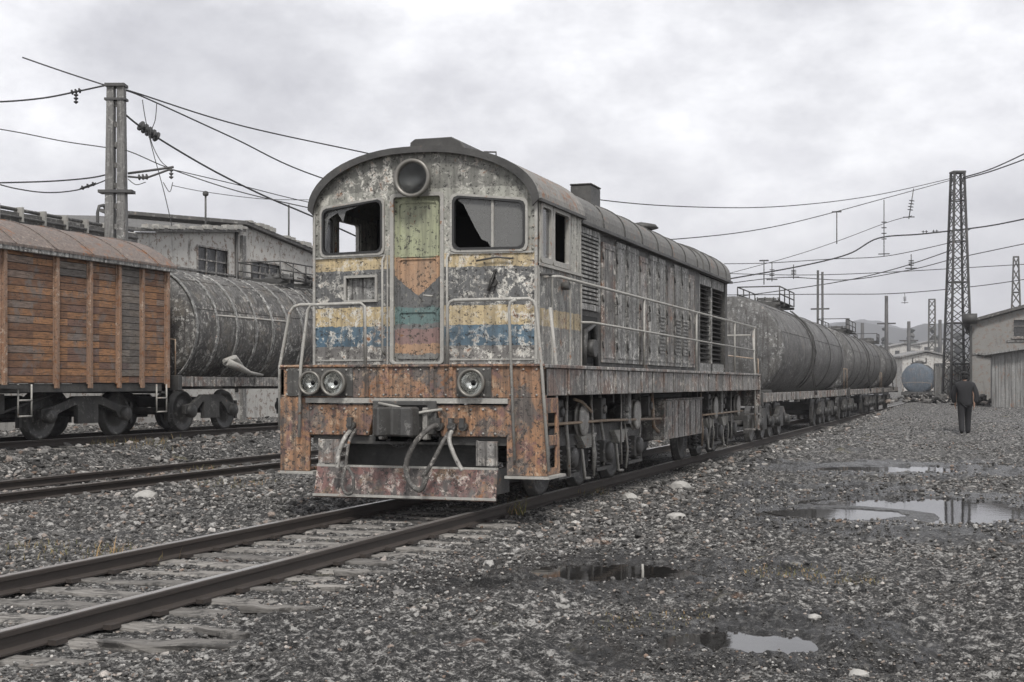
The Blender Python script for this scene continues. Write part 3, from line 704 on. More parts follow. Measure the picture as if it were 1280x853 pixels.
# platform
m = MB(); m.box(-HWP + .02, HWP - .02, .1, 16.1, 1.60, 1.715); P(m, 'deck', darkm)
for s in (-1, 1):
    m = MB(); m.box(s * (HWP - .05), s * HWP, .0, 16.1, 1.36, 1.68); m.box(s * (HWP - .1), s * (HWP + .03), .0, 16.12, 1.683, 1.725)
    for y in np.arange(.9, 16, .75): m.box(s * HWP, s * (HWP + .022), y, y + .045, 1.37, 1.68)
    P(m, 'side_beam', beamm, bevel=.006)
# front sheets
m = MB(); m.box(-HWP, HWP, 0, .07, 1.335, 1.72); m.box(-HWP, HWP, -.03, 0, 1.70, 1.73)
for x in (-.56, -.3, .28, .52): m.box(x, x + .05, -.022, 0, 1.34, 1.70)
P(m, 'front_plate', rustplate, bevel=.006)
m = MB(); m.box(-1.60, -.72, -.02, -.002, 1.35, 1.69); m.cut(); m.box(.62, 1.05, -.02, -.002, 1.35, 1.69)
P(m, 'lamp_panel', hoodm)
m = MB(); m.box(-1.34, 1.26, -.04, .1, 1.27, 1.33); P(m, 'ledge', railm_hand)
m = MB()
m.prism([(-1.33, .88), (-.52, .88), (-.42, 1.25), (-1.33, 1.25)], lambda u, v, d: (u, d, v), -.01, .12); m.cut()
m.prism([(.42, .88), (1.28, .88), (1.28, 1.25), (.36, 1.25)], lambda u, v, d: (u, d, v), -.01, .12)
bb = P(m, 'buffer_beam', rustplate, bevel=.01)
m = MB(); m.box(-.46, .38, .05, .5, .80, 1.33); m.box(-.44, -.3, -.06, .05, .9, 1.3); m.box(.26, .38, -.06, .05, .9, 1.3); m.box(-.44, .38, -.05, .05, 1.24, 1.30)
P(m, 'coupler_pocket', bogiem, bevel=.01)
coupler(loco, -.15, -1, 1.06)
m = MB(); m.tube([(-.35, -.08, 1.27), (-.1, -.12, 1.23), (.05, -.2, 1.2), (.12, -.3, 1.13), (.25, -.14, 1.17), (.45, -.04, 1.2)], .018, 6)
P(m, 'uncoupling_rod', railm_hand)
m = MB()
for k in range(14):
    t_ = k / 13; c_ = Vector((-.30 + .5 * t_, -.16, .98 - .22 * math.sin(math.pi * t_))); d_ = Vector((.024, 0, 0)); u_ = Vector((0, .012, .008)) if k % 2 else Vector((0, 0, .016))
    m.tube([c_ - d_, c_ - d_ * .6 + u_, c_ + d_ * .6 + u_, c_ + d_, c_ + d_ * .6 - u_, c_ - d_ * .6 - u_, c_ - d_], .006, 5)
P(m, 'chain', bogiem)
m = MB(); m.box(-.34, -.28, -.11, .04, .84, 1.22); m.cut(); m.box(.22, .28, -.11, .04, .84, 1.22); P(m, 'draft_bracket', rimm, bevel=.01)
m = MB()
for x in np.arange(-1.6, 1.62, .16):
    for z in (1.37, 1.665): m.lathe((x, -.003 - (.02 if -1.62 < x < -.7 or .6 < x < 1.06 else 0), z), (0, -1, 0), [(0, .014), (.012, .011), (.015, 0)], 6)
for x in list(np.arange(-1.28, -.5, .15)) + list(np.arange(.5, 1.25, .15)):
    for z in (.92, 1.2): m.lathe((x, -.012, z), (0, -1, 0), [(0, .016), (.014, .012), (.018, 0)], 6)
tag(P(m, 'front_rivets', rimm), kind='stuff')
# corner step boxes
for s in (-1, 1):
    m = MB(); x0, x1 = (1.24, HWP) if s > 0 else (-HWP, -1.30)
    m.prism([(x0, .44), (x1 + (.03 if s > 0 else 0), .44), (x1, 1.335), (x0, 1.335)], lambda u, v, d: (u, d, v), -.015, .03)
    xs = x1 if s > 0 else x0
    fn = lambda u, v, d: (xs + (d if s < 0 else -d), u, v)
    m.sheet([(.032, .44), (.60, .44), (.52, 1.335), (.032, 1.335)], [[(.12, .52), (.46, .52), (.46, .78), (.12, .78)], [(.12, .9), (.46, .9), (.46, 1.16), (.12, 1.16)]], fn, .03)
    for zz in (.45, .84, 1.24): m.box(x0 + .032, x1 - .032, .032, .55, zz, zz + .03)
    P(m, 'step_box', rustplate, bevel=.005)
    m = MB(); m.box(x0 - .02, x1 + .06, -.04, .62, .405, .437); P(m, 'bottom_step', railm_hand)
# snow plough
m = MB(); m.prism([(-.10, .15), (-.07, .13), (.02, .50), (-.01, .52)], lambda u, v, d: (d, u, v), -1.20, 1.13); P(m, 'plough_blade', rustred, bevel=.006)
m = MB(); m.box(-1.21, 1.14, -.108, -.09, .15, .18); m.box(-1.2, 1.13, -.015, .01, .50, .525); P(m, 'plough_edge', railm_hand)
for x0, x1 in ((-1.18, -.90), (.86, 1.12)):
    m = MB(); m.box(x0, x1, -.01, .03, .54, .83); m.box(x0 - .0, x0 + .02, -.02, .05, .54, .84); P(m, 'plough_bracket', beamm, bevel=.005)
m = MB(); m.box(-1.28, 1.22, .05, .12, .78, .875); m.box(-.96, .89, .35, .4, .3, .80)
for x in (-1.1, -.6, .0, .55, 1.0): m.box(x, x + .06, .05, .6, .2, .5)
P(m, 'plough_frame', darkm)
# air hoses
def hose(pts, r, mat, nm='air_hose'):
    P3 = [Vector(p) for p in pts]; out = []
    for i in range(len(P3) - 1):
        p0 = P3[max(i - 1, 0)]; p1 = P3[i]; p2 = P3[i + 1]; p3 = P3[min(i + 2, len(P3) - 1)]
        for k in range(6):
            t = k / 6; out.append(.5 * ((2 * p1) + (p2 - p0) * t + (2 * p0 - 5 * p1 + 4 * p2 - p3) * t * t + (3 * p1 - p0 - 3 * p2 + p3) * t ** 3))
    out.append(P3[-1]); m = MB(); m.tube(out, r, 8); return P(m, nm, mat)
hose([(.42, -.05, 1.02), (.36, -.22, .98), (.2, -.3, .8), (.1, -.3, .55), (.15, -.3, .35), (.28, -.3, .27), (.36, -.3, .42)], .032, hosem)
hose([(.58, -.02, .98), (.6, -.2, .86), (.68, -.25, .68), (.78, -.25, .5)], .026, rimm)
hose([(.55, -.02, .96), (.52, -.2, .82), (.42, -.26, .6), (.3, -.26, .42)], .026, hosem)
hose([(-.72, -.02, .96), (-.74, -.2, .85), (-.79, -.26, .66), (-.8, -.26, .5)], .028, rimm)
hose([(-.68, -.02, .95), (-.68, -.2, .8), (-.70, -.26, .5), (-.72, -.3, .3), (-.66, -.3, .2), (-.58, -.3, .24), (-.58, -.3, .4), (-.66, -.28, .52)], .02, hosem)
m = MB()
for x in (-.72, .42, .58, .72): m.cut().cyl((x, .0, 1.0), (x, -.1, 1.0), .05, 10); m.box(x - .03, x + .03, -.12, -.06, .99, 1.1)
P(m, 'hose_valve', bogiem)
# lamps
def lamp(x, y, z, r, nm='headlight', rf=None):
    m = MB(); m.lathe((x, y, z), (0, -1, 0), [(-.02, r * .9), (.07, r * .98), (.09, r * 1.08), (.125, r * 1.08), (.125, r * .9), (.10, r * .86), (.03, r * .8)], 32)
    b = P(m, nm, lampm)
    m = MB(); m.lathe((x, y, z), (0, -1, 0), [(.0, .0), (.0, r * .2), (.02, r * .5), (.07, r * .84)], 32); P(m, 'reflector', rf or reflm, b)
    t = MB(); t.lathe((x, y - .1, z), (0, -1, 0), [(0, r * .86), (.012, r * .6), (.02, 0)], 32); P(t, 'lens', lensm, b)
def mk_lens():
    t = NT('lamp_lens'); t.b.inputs['Transmission Weight'].default_value = 1; t.b.inputs['IOR'].default_value = 1.3
    return t.out((.8, .82, .8), .12)
lensm = mk_lens()
lamp(-1.24, -.02, 1.51, .135); lamp(-.93, -.02, 1.51, .15); lamp(.84, -.02, 1.51, .155)
lamp(0, CF - .06, 3.955, .215, rf=plain('darkened_reflector', (.10, .10, .10), .35, .6))  # top reflector's colour darkened to hold down its sky glint
# ---- cab
HC = 1.47
def roof_z(x, hw=1.53, top=4.33, eave=3.70, p=2.3, q=.5): return eave + (top - eave) * max(0, 1 - abs(x / hw) ** p) ** q
def fplane(x): return CF + max(0, abs(x) - .36) * .14
fmap = lambda u, v, d: (u, fplane(u) + d, v)
def wallpoly(a, b):
    n = 8; xs = [a + (b - a) * i / n for i in range(n + 1)]
    return [(a, 1.72), (b, 1.72)] + [(x, min(roof_z(x), 4.32) - .03) for x in xs[::-1]]
# windows of front: slight fall outward
def wpoly(s, grow=0.0):
    xi, xo = .45, 1.34; g = grow; zt_i, zt_o, zb_ = 3.75, 3.68, 3.09
    c = .065; d = .02
    pts = [(xi - g, zb_ - g + c), (xi - g, zt_i + g - c), (xi - g + d, zt_i + g - d), (xi - g + c, zt_i + g), (xo + g - c, zt_o + g), (xo + g - d, zt_o + g - d), (xo + g, zt_o + g - c), (xo + g, zb_ - g + c), (xo + g - d, zb_ - g + d), (xo + g - c, zb_ - g), (xi - g + c, zb_ - g), (xi - g + d, zb_ - g + d)]
    return [(s * u, v) for u, v in pts]
dpoly = rrect(-.31, .31, 1.76, 3.76, .04)
m = MB()
m.sheet(wallpoly(-.36, .36), [dpoly], fmap, .05)
m.sheet(wallpoly(.36, HC), [wpoly(1)], fmap, .05)
boxw = [(-.98, 2.53), (-.56, 2.53), (-.56, 2.80), (-.98, 2.80)]
m.sheet(wallpoly(-HC, -.36), [wpoly(-1), boxw], fmap, .05)
P(m, 'cab_front', cabm)
for s in (-1, 1):
    m = MB(); m.sheet(wpoly(s, .022), [wpoly(s, -.012)], lambda u, v, d: (u, fplane(u) - .03 + d, v), .07)
    fr = P(m, 'window_frame', railm_hand)
    m = MB(); m.sheet(wpoly(s, -.006), [wpoly(s, -.032)], lambda u, v, d: (u, fplane(u) - .036 + d, v), .05); P(m, 'gasket', rubber, fr)
    if s > 0:
        m = MB(); m.box(.92, .95, fplane(.93) - .01, fplane(.93) + .03, 3.1, 3.71); P(m, 'glazing_bar', railm_hand, fr)
        m = MB(); m.prism([(.46, 3.72), (.55, 3.74), (.92, 3.70), (.92, 3.11), (.87, 3.19), (.80, 3.22), (.72, 3.36), (.58, 3.64), (.50, 3.70)], lambda u, v, d: (u, fplane(u) + .012 + d, v), 0, .005)
        m.prism([(.95, 3.11), (1.3, 3.11), (1.3, 3.66), (.95, 3.70)], lambda u, v, d: (u, fplane(u) + .012 + d, v), 0, .005)
        P(m, 'broken_glass', glassm, fr)
    else:
        m = MB(); m.prism([(-1.3, 3.66), (-1.3, 3.3), (-1.25, 3.55), (-1.12, 3.62), (-1.04, 3.5), (-1.0, 3.63), (-.75, 3.7), (-.6, 3.73)], lambda u, v, d: (u, fplane(u) + .012 + d, v), 0, .005); P(m, 'glass_shards', glassm, fr)
m = MB(); m.prism(rrect(-.31, .31, 1.76, 3.76, .04), fmap, .035, .045)
for (x0, x1, z0, z1) in ((-.24, .24, 3.05, 3.68), (-.24, .24, 2.42, 3.0), (-.24, .24, 1.83, 2.36)):
    m.sheet(rrect(x0 - .03, x1 + .03, z0 - .03, z1 + .03, .04), [rrect(x0, x1, z0, z1, .03)], lambda u, v, d: (u, CF + .034 - d, v), .014)
dr = P(m, 'door', doorm)
m = MB(); m.sheet(rrect(-.35, .35, 1.74, 3.80, .05), [rrect(-.305, .305, 1.765, 3.755, .03)], lambda u, v, d: (u, CF - .025 + d, v), .03); P(m, 'door_frame', railm_hand)
m = MB()
for x in (-.42, .42): m.tube([(x, CF - .01, 1.85), (x, CF - .09, 1.9), (x, CF - .09, 3.0), (x, CF - .01, 3.06)], .014, 6)
P(m, 'grab_rail', railm_hand)
m = MB(); m.tube([(.2, CF, 2.55), (.2, CF - .05, 2.55), (.1, CF - .05, 2.56)], .013, 6); P(m, 'handle', railm_hand, dr)
# small box window
m = MB(); m.sheet([(-1.01, 2.50), (-.53, 2.50), (-.53, 2.83), (-1.01, 2.83)], [boxw], lambda u, v, d: (u, fplane(u) - .03 + d, v), .05); nb = P(m, 'number_box', railm_hand)
m = MB(); m.box(-.99, -.55, fplane(-.75) + .06, fplane(-.75) + .08, 2.52, 2.81)
P(m, 'number_plate', hooddoorm, nb)
# seams, rivet strips, wiper, tape
m = MB()
for s in (-1, 1):
    m.cut()
    m.prism([(s * 1.44, 1.73), (s * 1.475, 1.73), (s * 1.475, 3.66), (s * 1.44, 3.66)], fmap, -.015, -.002)
    m.prism([(s * .38, 1.73), (s * .40, 1.73), (s * .40, 3.05), (s * .38, 3.05)], fmap, -.012, -.002)
    m.prism([(s * .42, 3.05), (s * 1.43, 3.05), (s * 1.43, 3.07), (s * .42, 3.07)], fmap, -.02, -.002)
    m.prism([(s * .42, 1.78), (s * 1.43, 1.78), (s * 1.43, 1.80), (s * .42, 1.80)], fmap, -.012, -.002)
P(m, 'seam_strip', railm_hand)
m = MB(); m.tube([(.75, fplane(.75) - .04, 2.96), (1.0, fplane(1) - .05, 3.0), (1.2, fplane(1.2) - .04, 2.98)], .012, 6); m.cyl((.95, fplane(.95) - .05, 2.7), (.95, fplane(.95), 2.7), .05, 10)
m.tube([(.95, fplane(.95) - .05, 2.7), (.99, fplane(.95) - .05, 2.84), (.9, fplane(.95) - .05, 2.6)], .02, 6)
P(m, 'wiper', darkm)
# bolts around front
m = MB()
for s in (-1, 1):
    for z in np.arange(1.8, 3.7, .13): m.lathe((s * 1.42, fplane(1.42) - .001, z), (0, -1, 0), [(0, .014), (.012, .01), (.014, 0)], 6)
    for x in np.arange(.5, 1.4, .12): m.lathe((s * x, fplane(x), 2.86), (0, -1, 0), [(0, .013), (.012, .01), (.014, 0)], 6)
P(m, 'rivets', cabm)
# cab sides
CY1 = 2.3; ys0 = fplane(HC)
for s in (-1, 1):
    smap = lambda u, v, d: (s * (HC - d), u, v)
    h1 = rrect(ys0 + .13, ys0 + .53, 2.98, 3.64, .05); h2 = rrect(ys0 + .62, ys0 + 1.28, 2.98, 3.64, .05)
    m = MB(); m.sheet([(ys0 + .001, 1.72), (CY1, 1.72), (CY1, 3.70), (ys0 + .001, 3.70)], [h1, h2], smap, .05); P(m, 'cab_side', cabm_side)
    for q, (a, b) in enumerate(((ys0 + .13, ys0 + .53), (ys0 + .62, ys0 + 1.28))):
        m = MB(); m.sheet(rrect(a - .035, b + .035, 2.945, 3.675, .06), [rrect(a + .03, b - .03, 3.01, 3.61, .04)], lambda u, v, d: (s * (HC + .02 - d), u, v), .05)
        fr = P(m, 'window_frame', railm_hand)
        if q == 0: m = MB(); m.box(s * (HC - .02), s * (HC - .014), a + .02, b - .02, 3.0, 3.62); P(m, 'pane', glassm, fr)
    m = MB()
    for y in (ys0 + .02, ys0 + .56, ys0 + 1.33, CY1 - .04): m.box(s * (HC + .001), s * (HC + .014), y, y + .03, 1.73, 2.93)
    m.box(s * (HC + .001), s * (HC + .03), ys0 + .02, CY1 - .05, 2.90, 2.935); P(m, 'seam_strip', railm_hand)
    m = MB(); m.tube([(s * HC, ys0 + .1, 2.80), (s * (HC + .08), ys0 + .14, 2.8), (s * (HC + .08), ys0 + .4, 2.82), (s * HC, ys0 + .42, 2.82)], .016, 6)
    m.cyl((s * HC, ys0 + 1.0, 2.72), (s * (HC + .1), ys0 + 1.0, 2.72), .05, 10); P(m, 'bracket', darkm)
# interior
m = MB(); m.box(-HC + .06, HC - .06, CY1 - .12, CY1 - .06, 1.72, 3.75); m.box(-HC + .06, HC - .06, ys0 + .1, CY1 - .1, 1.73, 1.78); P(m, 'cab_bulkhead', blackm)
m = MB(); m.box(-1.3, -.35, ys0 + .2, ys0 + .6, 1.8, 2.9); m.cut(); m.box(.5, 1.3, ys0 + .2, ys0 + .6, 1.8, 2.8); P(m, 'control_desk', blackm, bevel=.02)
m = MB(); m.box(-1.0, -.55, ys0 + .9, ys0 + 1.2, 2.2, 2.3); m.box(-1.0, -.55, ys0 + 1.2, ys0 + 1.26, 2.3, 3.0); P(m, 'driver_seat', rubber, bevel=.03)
m = MB(); m.lathe((-.62, ys0 + .35, 2.9), (0, 0, 1), [(0, .001), (0, .05), (.18, .05), (.24, .02), (.34, .02), (.34, 0)], 14); m.box(-.76, -.70, ys0 + .3, ys0 + .36, 2.9, 3.15); m.box(-.54, -.46, ys0 + .3, ys0 + .38, 2.9, 3.2); P(m, 'bright_bottle_shape', reflm)  # shiny bottle shape standing for the bright spot seen through the left window
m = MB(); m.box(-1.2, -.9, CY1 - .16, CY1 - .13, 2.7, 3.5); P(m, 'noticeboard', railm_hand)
# roof
def roofpiece(y0, y1, hw, top, eave, t, name, mat, p=2.2, q=.36):
    n = 28; xs = [-hw + 2 * hw * (1 - math.cos(math.pi * i / n)) / 2 for i in range(n + 1)]
    f = lambda x, h, tp, e_: e_ + (tp - e_) * max(0, 1 - abs(x / h) ** p) ** q
    up = [(x, f(x, hw, top, eave)) for x in xs]; lo = [(x * (1 - t / hw), f(x, hw, top, eave) - t) for x in xs]
    m = MB(); vs = []; 
    for y in (y0, y1):
        sw = (lambda u: max(0, abs(u) - .36) * .14) if (y == y0 and name == 'cab_roof') else (lambda u: 0)
        vs += [(u, y + sw(u), v) for u, v in up] + [(u, y + sw(u), v) for u, v in lo]
    k = n + 1; fs = []
    for i in range(n):
        fs += [(i, i + 1, 2 * k + i + 1, 2 * k + i), (k + i, 3 * k + i, 3 * k + i + 1, k + i + 1), (i, k + i, k + i + 1, i + 1), (2 * k + i, 2 * k + i + 1, 3 * k + i + 1, 3 * k + i)]
    fs += [(0, 2 * k, 3 * k, k), (n, k + n, 3 * k + n, 2 * k + n)]
    m.add(vs, fs); o = P(m, name, mat)
    return o
roofpiece(CF - .06, CY1 + .05, 1.505, 4.34, 3.69, .05, 'cab_roof', roofpale, 2.3, .5)
roofpiece(CY1 + .053, 10.85, 1.42, 4.27, 3.66, .05, 'hood_roof', roofm)
roofpiece(10.88, 13.8, 1.44, 4.31, 3.66, .05, 'radiator_roof', roofm)
for y in (3.6, 4.8, 5.9, 7.0, 8.1, 9.2, 10.3, 11.4, 12.3, 13.2): 
    o = roofpiece(y, y + .035, 1.435 if y < 10.8 else 1.455, 4.285 if y < 10.8 else 4.325, 3.66, .03, 'roof_seam', hoodm)
m = MB()
for s in (-1, 1): m.cut().box(s * 1.36, s * 1.47, CY1 + .06, 13.85, 3.615, 3.66)
P(m, 'gutter', darkm)
m = MB()
for s in (-1, 1): m.cut().box(s * 1.48, s * 1.53, CF + .12, CY1 + .05, 3.655, 3.69)
P(m, 'cab_gutter', darkm)
def fascia(y, hw, top, eave, t, name):
    n = 30; xs = [-hw + 2 * hw * (1 - math.cos(math.pi * i / n)) / 2 for i in range(n + 1)]
    f = lambda x, h, tp: eave + (tp - eave) * max(0, 1 - abs(x / h) ** 2.3) ** .5
    pl = [(x, f(x, hw, top)) for x in xs] + [(x * (1 - t / hw), f(x, hw, top) - t) for x in xs[::-1]]
    m = MB(); vs = [(u, y + max(0, abs(u) - .36) * .14, v) for u, v in pl] + [(u, y + .03 + max(0, abs(u) - .36) * .14, v) for u, v in pl]; k = len(pl)
    h = n + 1; fs = []
    for i in range(n): fs += [(i, i + 1, k - 2 - i, k - 1 - i), (k + i, k + i + 1, 2 * k - 2 - i, 2 * k - 1 - i)]
    for i in range(k): fs.append((i, (i + 1) % k, k + (i + 1) % k, k + i))
    m.add(vs, fs); P(m, name, darkm)
fascia(CF - .093, 1.512, 4.348, 3.67, .075, 'roof_edge')
# cab roof hatch
m = MB(); m.prism([(-.22, 4.30), (.56, 4.28), (.46, 4.44), (.34, 4.50), (-.14, 4.50), (-.2, 4.46)], lambda u, v, d: (u, d, v), CF + .25, CF + 1.3); P(m, 'roof_hatch', darkm, bevel=.01)
m = MB(); m.tube([(.75, CF + .3, 4.24), (.75, CF + .3, 4.3), (.9, CF + .3, 4.29), (.9, CF + .3, 4.2)], .012, 6); P(m, 'roof_lifting_eye', darkm)
# exhaust stack and vents
m = MB(); m.box(-.12, .24, 7.15, 7.75, 4.2, 4.84); m.box(-.135, .255, 7.135, 7.765, 4.841, 4.87); P(m, 'exhaust_stack', darkm, bevel=.02)
for (y, l) in ((4.6, .7), (8.7, .7)):
    m = MB(); m.prism([(-.32, 4.24), (.32, 4.24), (.24, 4.36), (-.24, 4.36)], lambda u, v, d: (u, d, v), y, y + l); P(m, 'roof_vent', darkm, bevel=.01)
m = MB(); m.cyl((-.05, 11.9, 4.25), (-.05, 11.9, 4.6), .22, 16); m.lathe((-.05, 11.9, 4.6), (0, 0, 1), [(0, .25), (.03, .36), (.1, .3), (.16, 0)], 20); P(m, 'roof_fan_cowl', darkm)
m = MB(); m.box(.34, .37, 2.5, 10.6, 4.27, 4.30); m.cut(); m.box(.6, .63, 2.5, 10.6, 4.22, 4.25); P(m, 'roof_rail', darkm)
m = MB(); 
for a in (-.1, .12): m.lathe((a + .1, 10.75, 4.42), (.2, -1, 0), [(0, .02), (.2, .025), (.3, .07)], 12)
m.tube([(.1, 10.8, 4.3), (.1, 10.8, 4.45)], .02, 6); P(m, 'air_horn', darkm)
# ---- hood
HH = 1.36
m = MB(); m.box(-HH, HH, CY1, 10.8, 1.72, 3.66); m.box(-HH + .001, HH - .001, 13.55, 13.8, 1.72, 3.66); m.box(-HH + .3, HH - .3, 10.8, 13.55, 1.72, 3.7)
n = 14; m.prism([(x, roof_z(x, 1.42, 4.25, 3.62, 2.2, .36) - .04) for x in np.linspace(-1.36, 1.36, n)] + [(1.36, 3.6), (-1.36, 3.6)], lambda u, v, d: (u, d, v), 13.70, 13.78)
P(m, 'hood', hoodm)
for s in (-1, 1):
    # louvre near cab
    m = MB(); m.sheet([(CY1 + .12, 2.5), (CY1 + 1.2, 2.5), (CY1 + 1.2, 3.6), (CY1 + .12, 3.6)], [[(CY1 + .2, 2.58), (CY1 + 1.12, 2.58), (CY1 + 1.12, 3.52), (CY1 + .2, 3.52)]], lambda u, v, d: (s * (HH + .04 - d), u, v), .038)
    for z in np.arange(2.6, 3.5, .055): m.box(s * (HH + .005), s * (HH + .035), CY1 + .2, CY1 + 1.12, z, z + .03)
    P(m, 'louvre', hooddoorm)
    m = MB(); m.box(s * (HH + .001), s * (HH + .012), CY1 + .15, CY1 + 1.15, 1.78, 2.42)  # flat black sheet painted for the shade inside the open hatch
    P(m, 'hatch_shade_sheet', blackm)
    m = MB(); m.tube([(s * (HH + .06), CY1 + .3, 1.75), (s * (HH + .06), CY1 + .35, 2.2), (s * (HH + .05), CY1 + .8, 2.3), (s * (HH + .06), CY1 + .9, 1.75)], .04, 8)
    m.cyl((s * (HH + .02), CY1 + .6, 1.98), (s * (HH + .14), CY1 + .6, 1.98), .12, 14); P(m, 'exposed_pipework', bogiem)
    y = CY1 + 1.32; k = 0
    widths = [.78, .62, .80, .62, .66, .60, .62, .62, .62, .60]
    for wd in widths:
        y1_ = y + wd
        if y1_ > 10.75: break
        top = 3.58 if k % 3 else 3.50
        m = MB(); m.box(s * (HH + .001), s * (HH + .032), y + .045, y1_ - .045, 1.80, top)
        m.sheet([(y + .07, 1.86), (y1_ - .07, 1.86), (y1_ - .07, top - .06), (y + .07, top - .06)], [[(y + .10, 1.89), (y1_ - .10, 1.89), (y1_ - .10, top - .09), (y + .10, top - .09)]], lambda u, v, d: (s * (HH + .042 - d), u, v), .01)
        if k in (5, 7, 8):
            for z in np.arange(2.0, 2.6, .06): m.box(s * (HH + .033), s * (HH + .05), y + .13, y1_ - .13, z, z + .028)
        dd = P(m, 'hood_door', hooddoorm if (k * 7) % 3 else beamm, bevel=.004)
        m = MB()
        for z in (2.05, 2.7, 3.3): m.cyl((s * (HH + .045), y + .035, z - .05), (s * (HH + .036), y + .035, z + .05), .011, 6)
        m.tube([(s * (HH + .04), y1_ - .09, 2.5), (s * (HH + .075), y1_ - .09, 2.5), (s * (HH + .075), y1_ - .09, 2.62), (s * (HH + .04), y1_ - .09, 2.62)], .01, 5)
        P(m, 'hinge', darkm, dd); y = y1_ + .01; k += 1
    # radiator section
    m = MB(); m.box(s * (HH - .28), s * (HH - .02), 10.86, 10.95, 1.72, 3.6); m.box(s * (HH - .28), s * (HH - .02), 12.1, 12.2, 1.72, 3.6)
    m.box(s * (HH - .28), s * (HH - .02), 10.95, 13.5, 3.42, 3.6); m.box(s * (HH - .28), s * (HH - .02), 10.95, 13.5, 1.72, 1.9); P(m, 'radiator_frame', hooddoorm)
    m = MB()
    for z in np.arange(1.95, 3.4, .09):
        m.prism([(s * (HH - .2), z), (s * (HH - .06), z - .05), (s * (HH - .05), z - .035), (s * (HH - .19), z + .015)], lambda u, v, d: (u, d, v), 10.96, 12.09)
        m.prism([(s * (HH - .2), z), (s * (HH - .06), z - .05), (s * (HH - .05), z - .035), (s * (HH - .19), z + .015)], lambda u, v, d: (u, d, v), 12.21, 13.5)
    P(m, 'radiator_shutter', darkm)
# rear platform clutter
m = MB(); m.box(-1.0, -.4, 14.2, 14.9, 1.72, 2.6); m.cut(); m.box(.35, 1.15, 14.4, 15.1, 1.72, 2.5); P(m, 'sand_box', hoodm, bevel=.02)
# ---- handrails
def rail(pts, r=.02, mat=railm_hand, nm='handrail'): m = MB(); m.tube(pts, r, 8); return P(m, nm, mat)
rail([(1.35, -.05, .62), (1.28, -.05, 2.38), (1.3, -.05, 2.44), (1.36, -.05, 2.47)], .018)
rail([(.50, .0, 1.72), (.50, .0, 2.40), (.53, .0, 2.46), (.58, .0, 2.48), (1.5, .0, 2.48), (1.56, .0, 2.45), (1.59, .0, 2.38), (1.66, -.02, 1.75), (1.76, -.04, .5)], .02)
rail([(1.66, .55, .5), (1.68, .50, 1.72), (1.62, .45, 2.4)], .02)
rail([(-1.42, -.05, .85), (-1.40, -.05, 1.72), (-1.33, -.0, 2.40), (-1.28, 0, 2.46), (-.62, 0, 2.47), (-.57, 0, 2.43), (-.56, .0, 1.72)], .02)
rail([(-1.78, .12, .95), (-1.78, .12, 1.72), (-1.64, .12, 2.38), (-1.58, .12, 2.45), (-1.5, .12, 2.47), (-1.3, .1, 2.47)], .02)
for s in (-1, 1):
    rail([(s * HC, .65, 2.78), (s * 1.62, .8, 2.79), (s * 1.62, 16.0, 2.77), (s * 1.62, 16.05, 1.72)], .02)
    rail([(s * 1.5, 2.15, 2.3), (s * 1.62, 2.3, 2.3), (s * 1.62, 15.9, 2.25)], .016)
    for y in (5.2, 9.2, 13.2, 15.8): rail([(s * 1.62, y, 1.72), (s * 1.62, y, 2.78)], .018, nm='stanchion')
    rail([(s * 1.64, 15.75, .5), (s * 1.64, 15.75, 1.72), (s * 1.6, 15.7, 2.7)], .022)
    m = MB()
    for z in (.45, .8, 1.15, 1.5): m.box(s * 1.35, s * 1.68, 16.0, 16.3, z, z + .03)
    for y in (16.0, 16.28): m.box(s * 1.62, s * 1.66, y, y + .03, .45, 1.7)
    P(m, 'rear_steps', beamm)
rail([(-1.5, 16.05, 2.6), (-.4, 16.05, 2.6), (-.4, 16.05, 1.72)], .02); rail([(1.5, 16.05, 2.6), (.4, 16.05, 2.6), (.4, 16.05, 1.72)], .02)
m = MB(); m.box(-HWP, HWP, 16.1, 16.18, 1.0, 1.72); P(m, 'rear_plate', beamm)
coupler(loco, 16.35, 1)
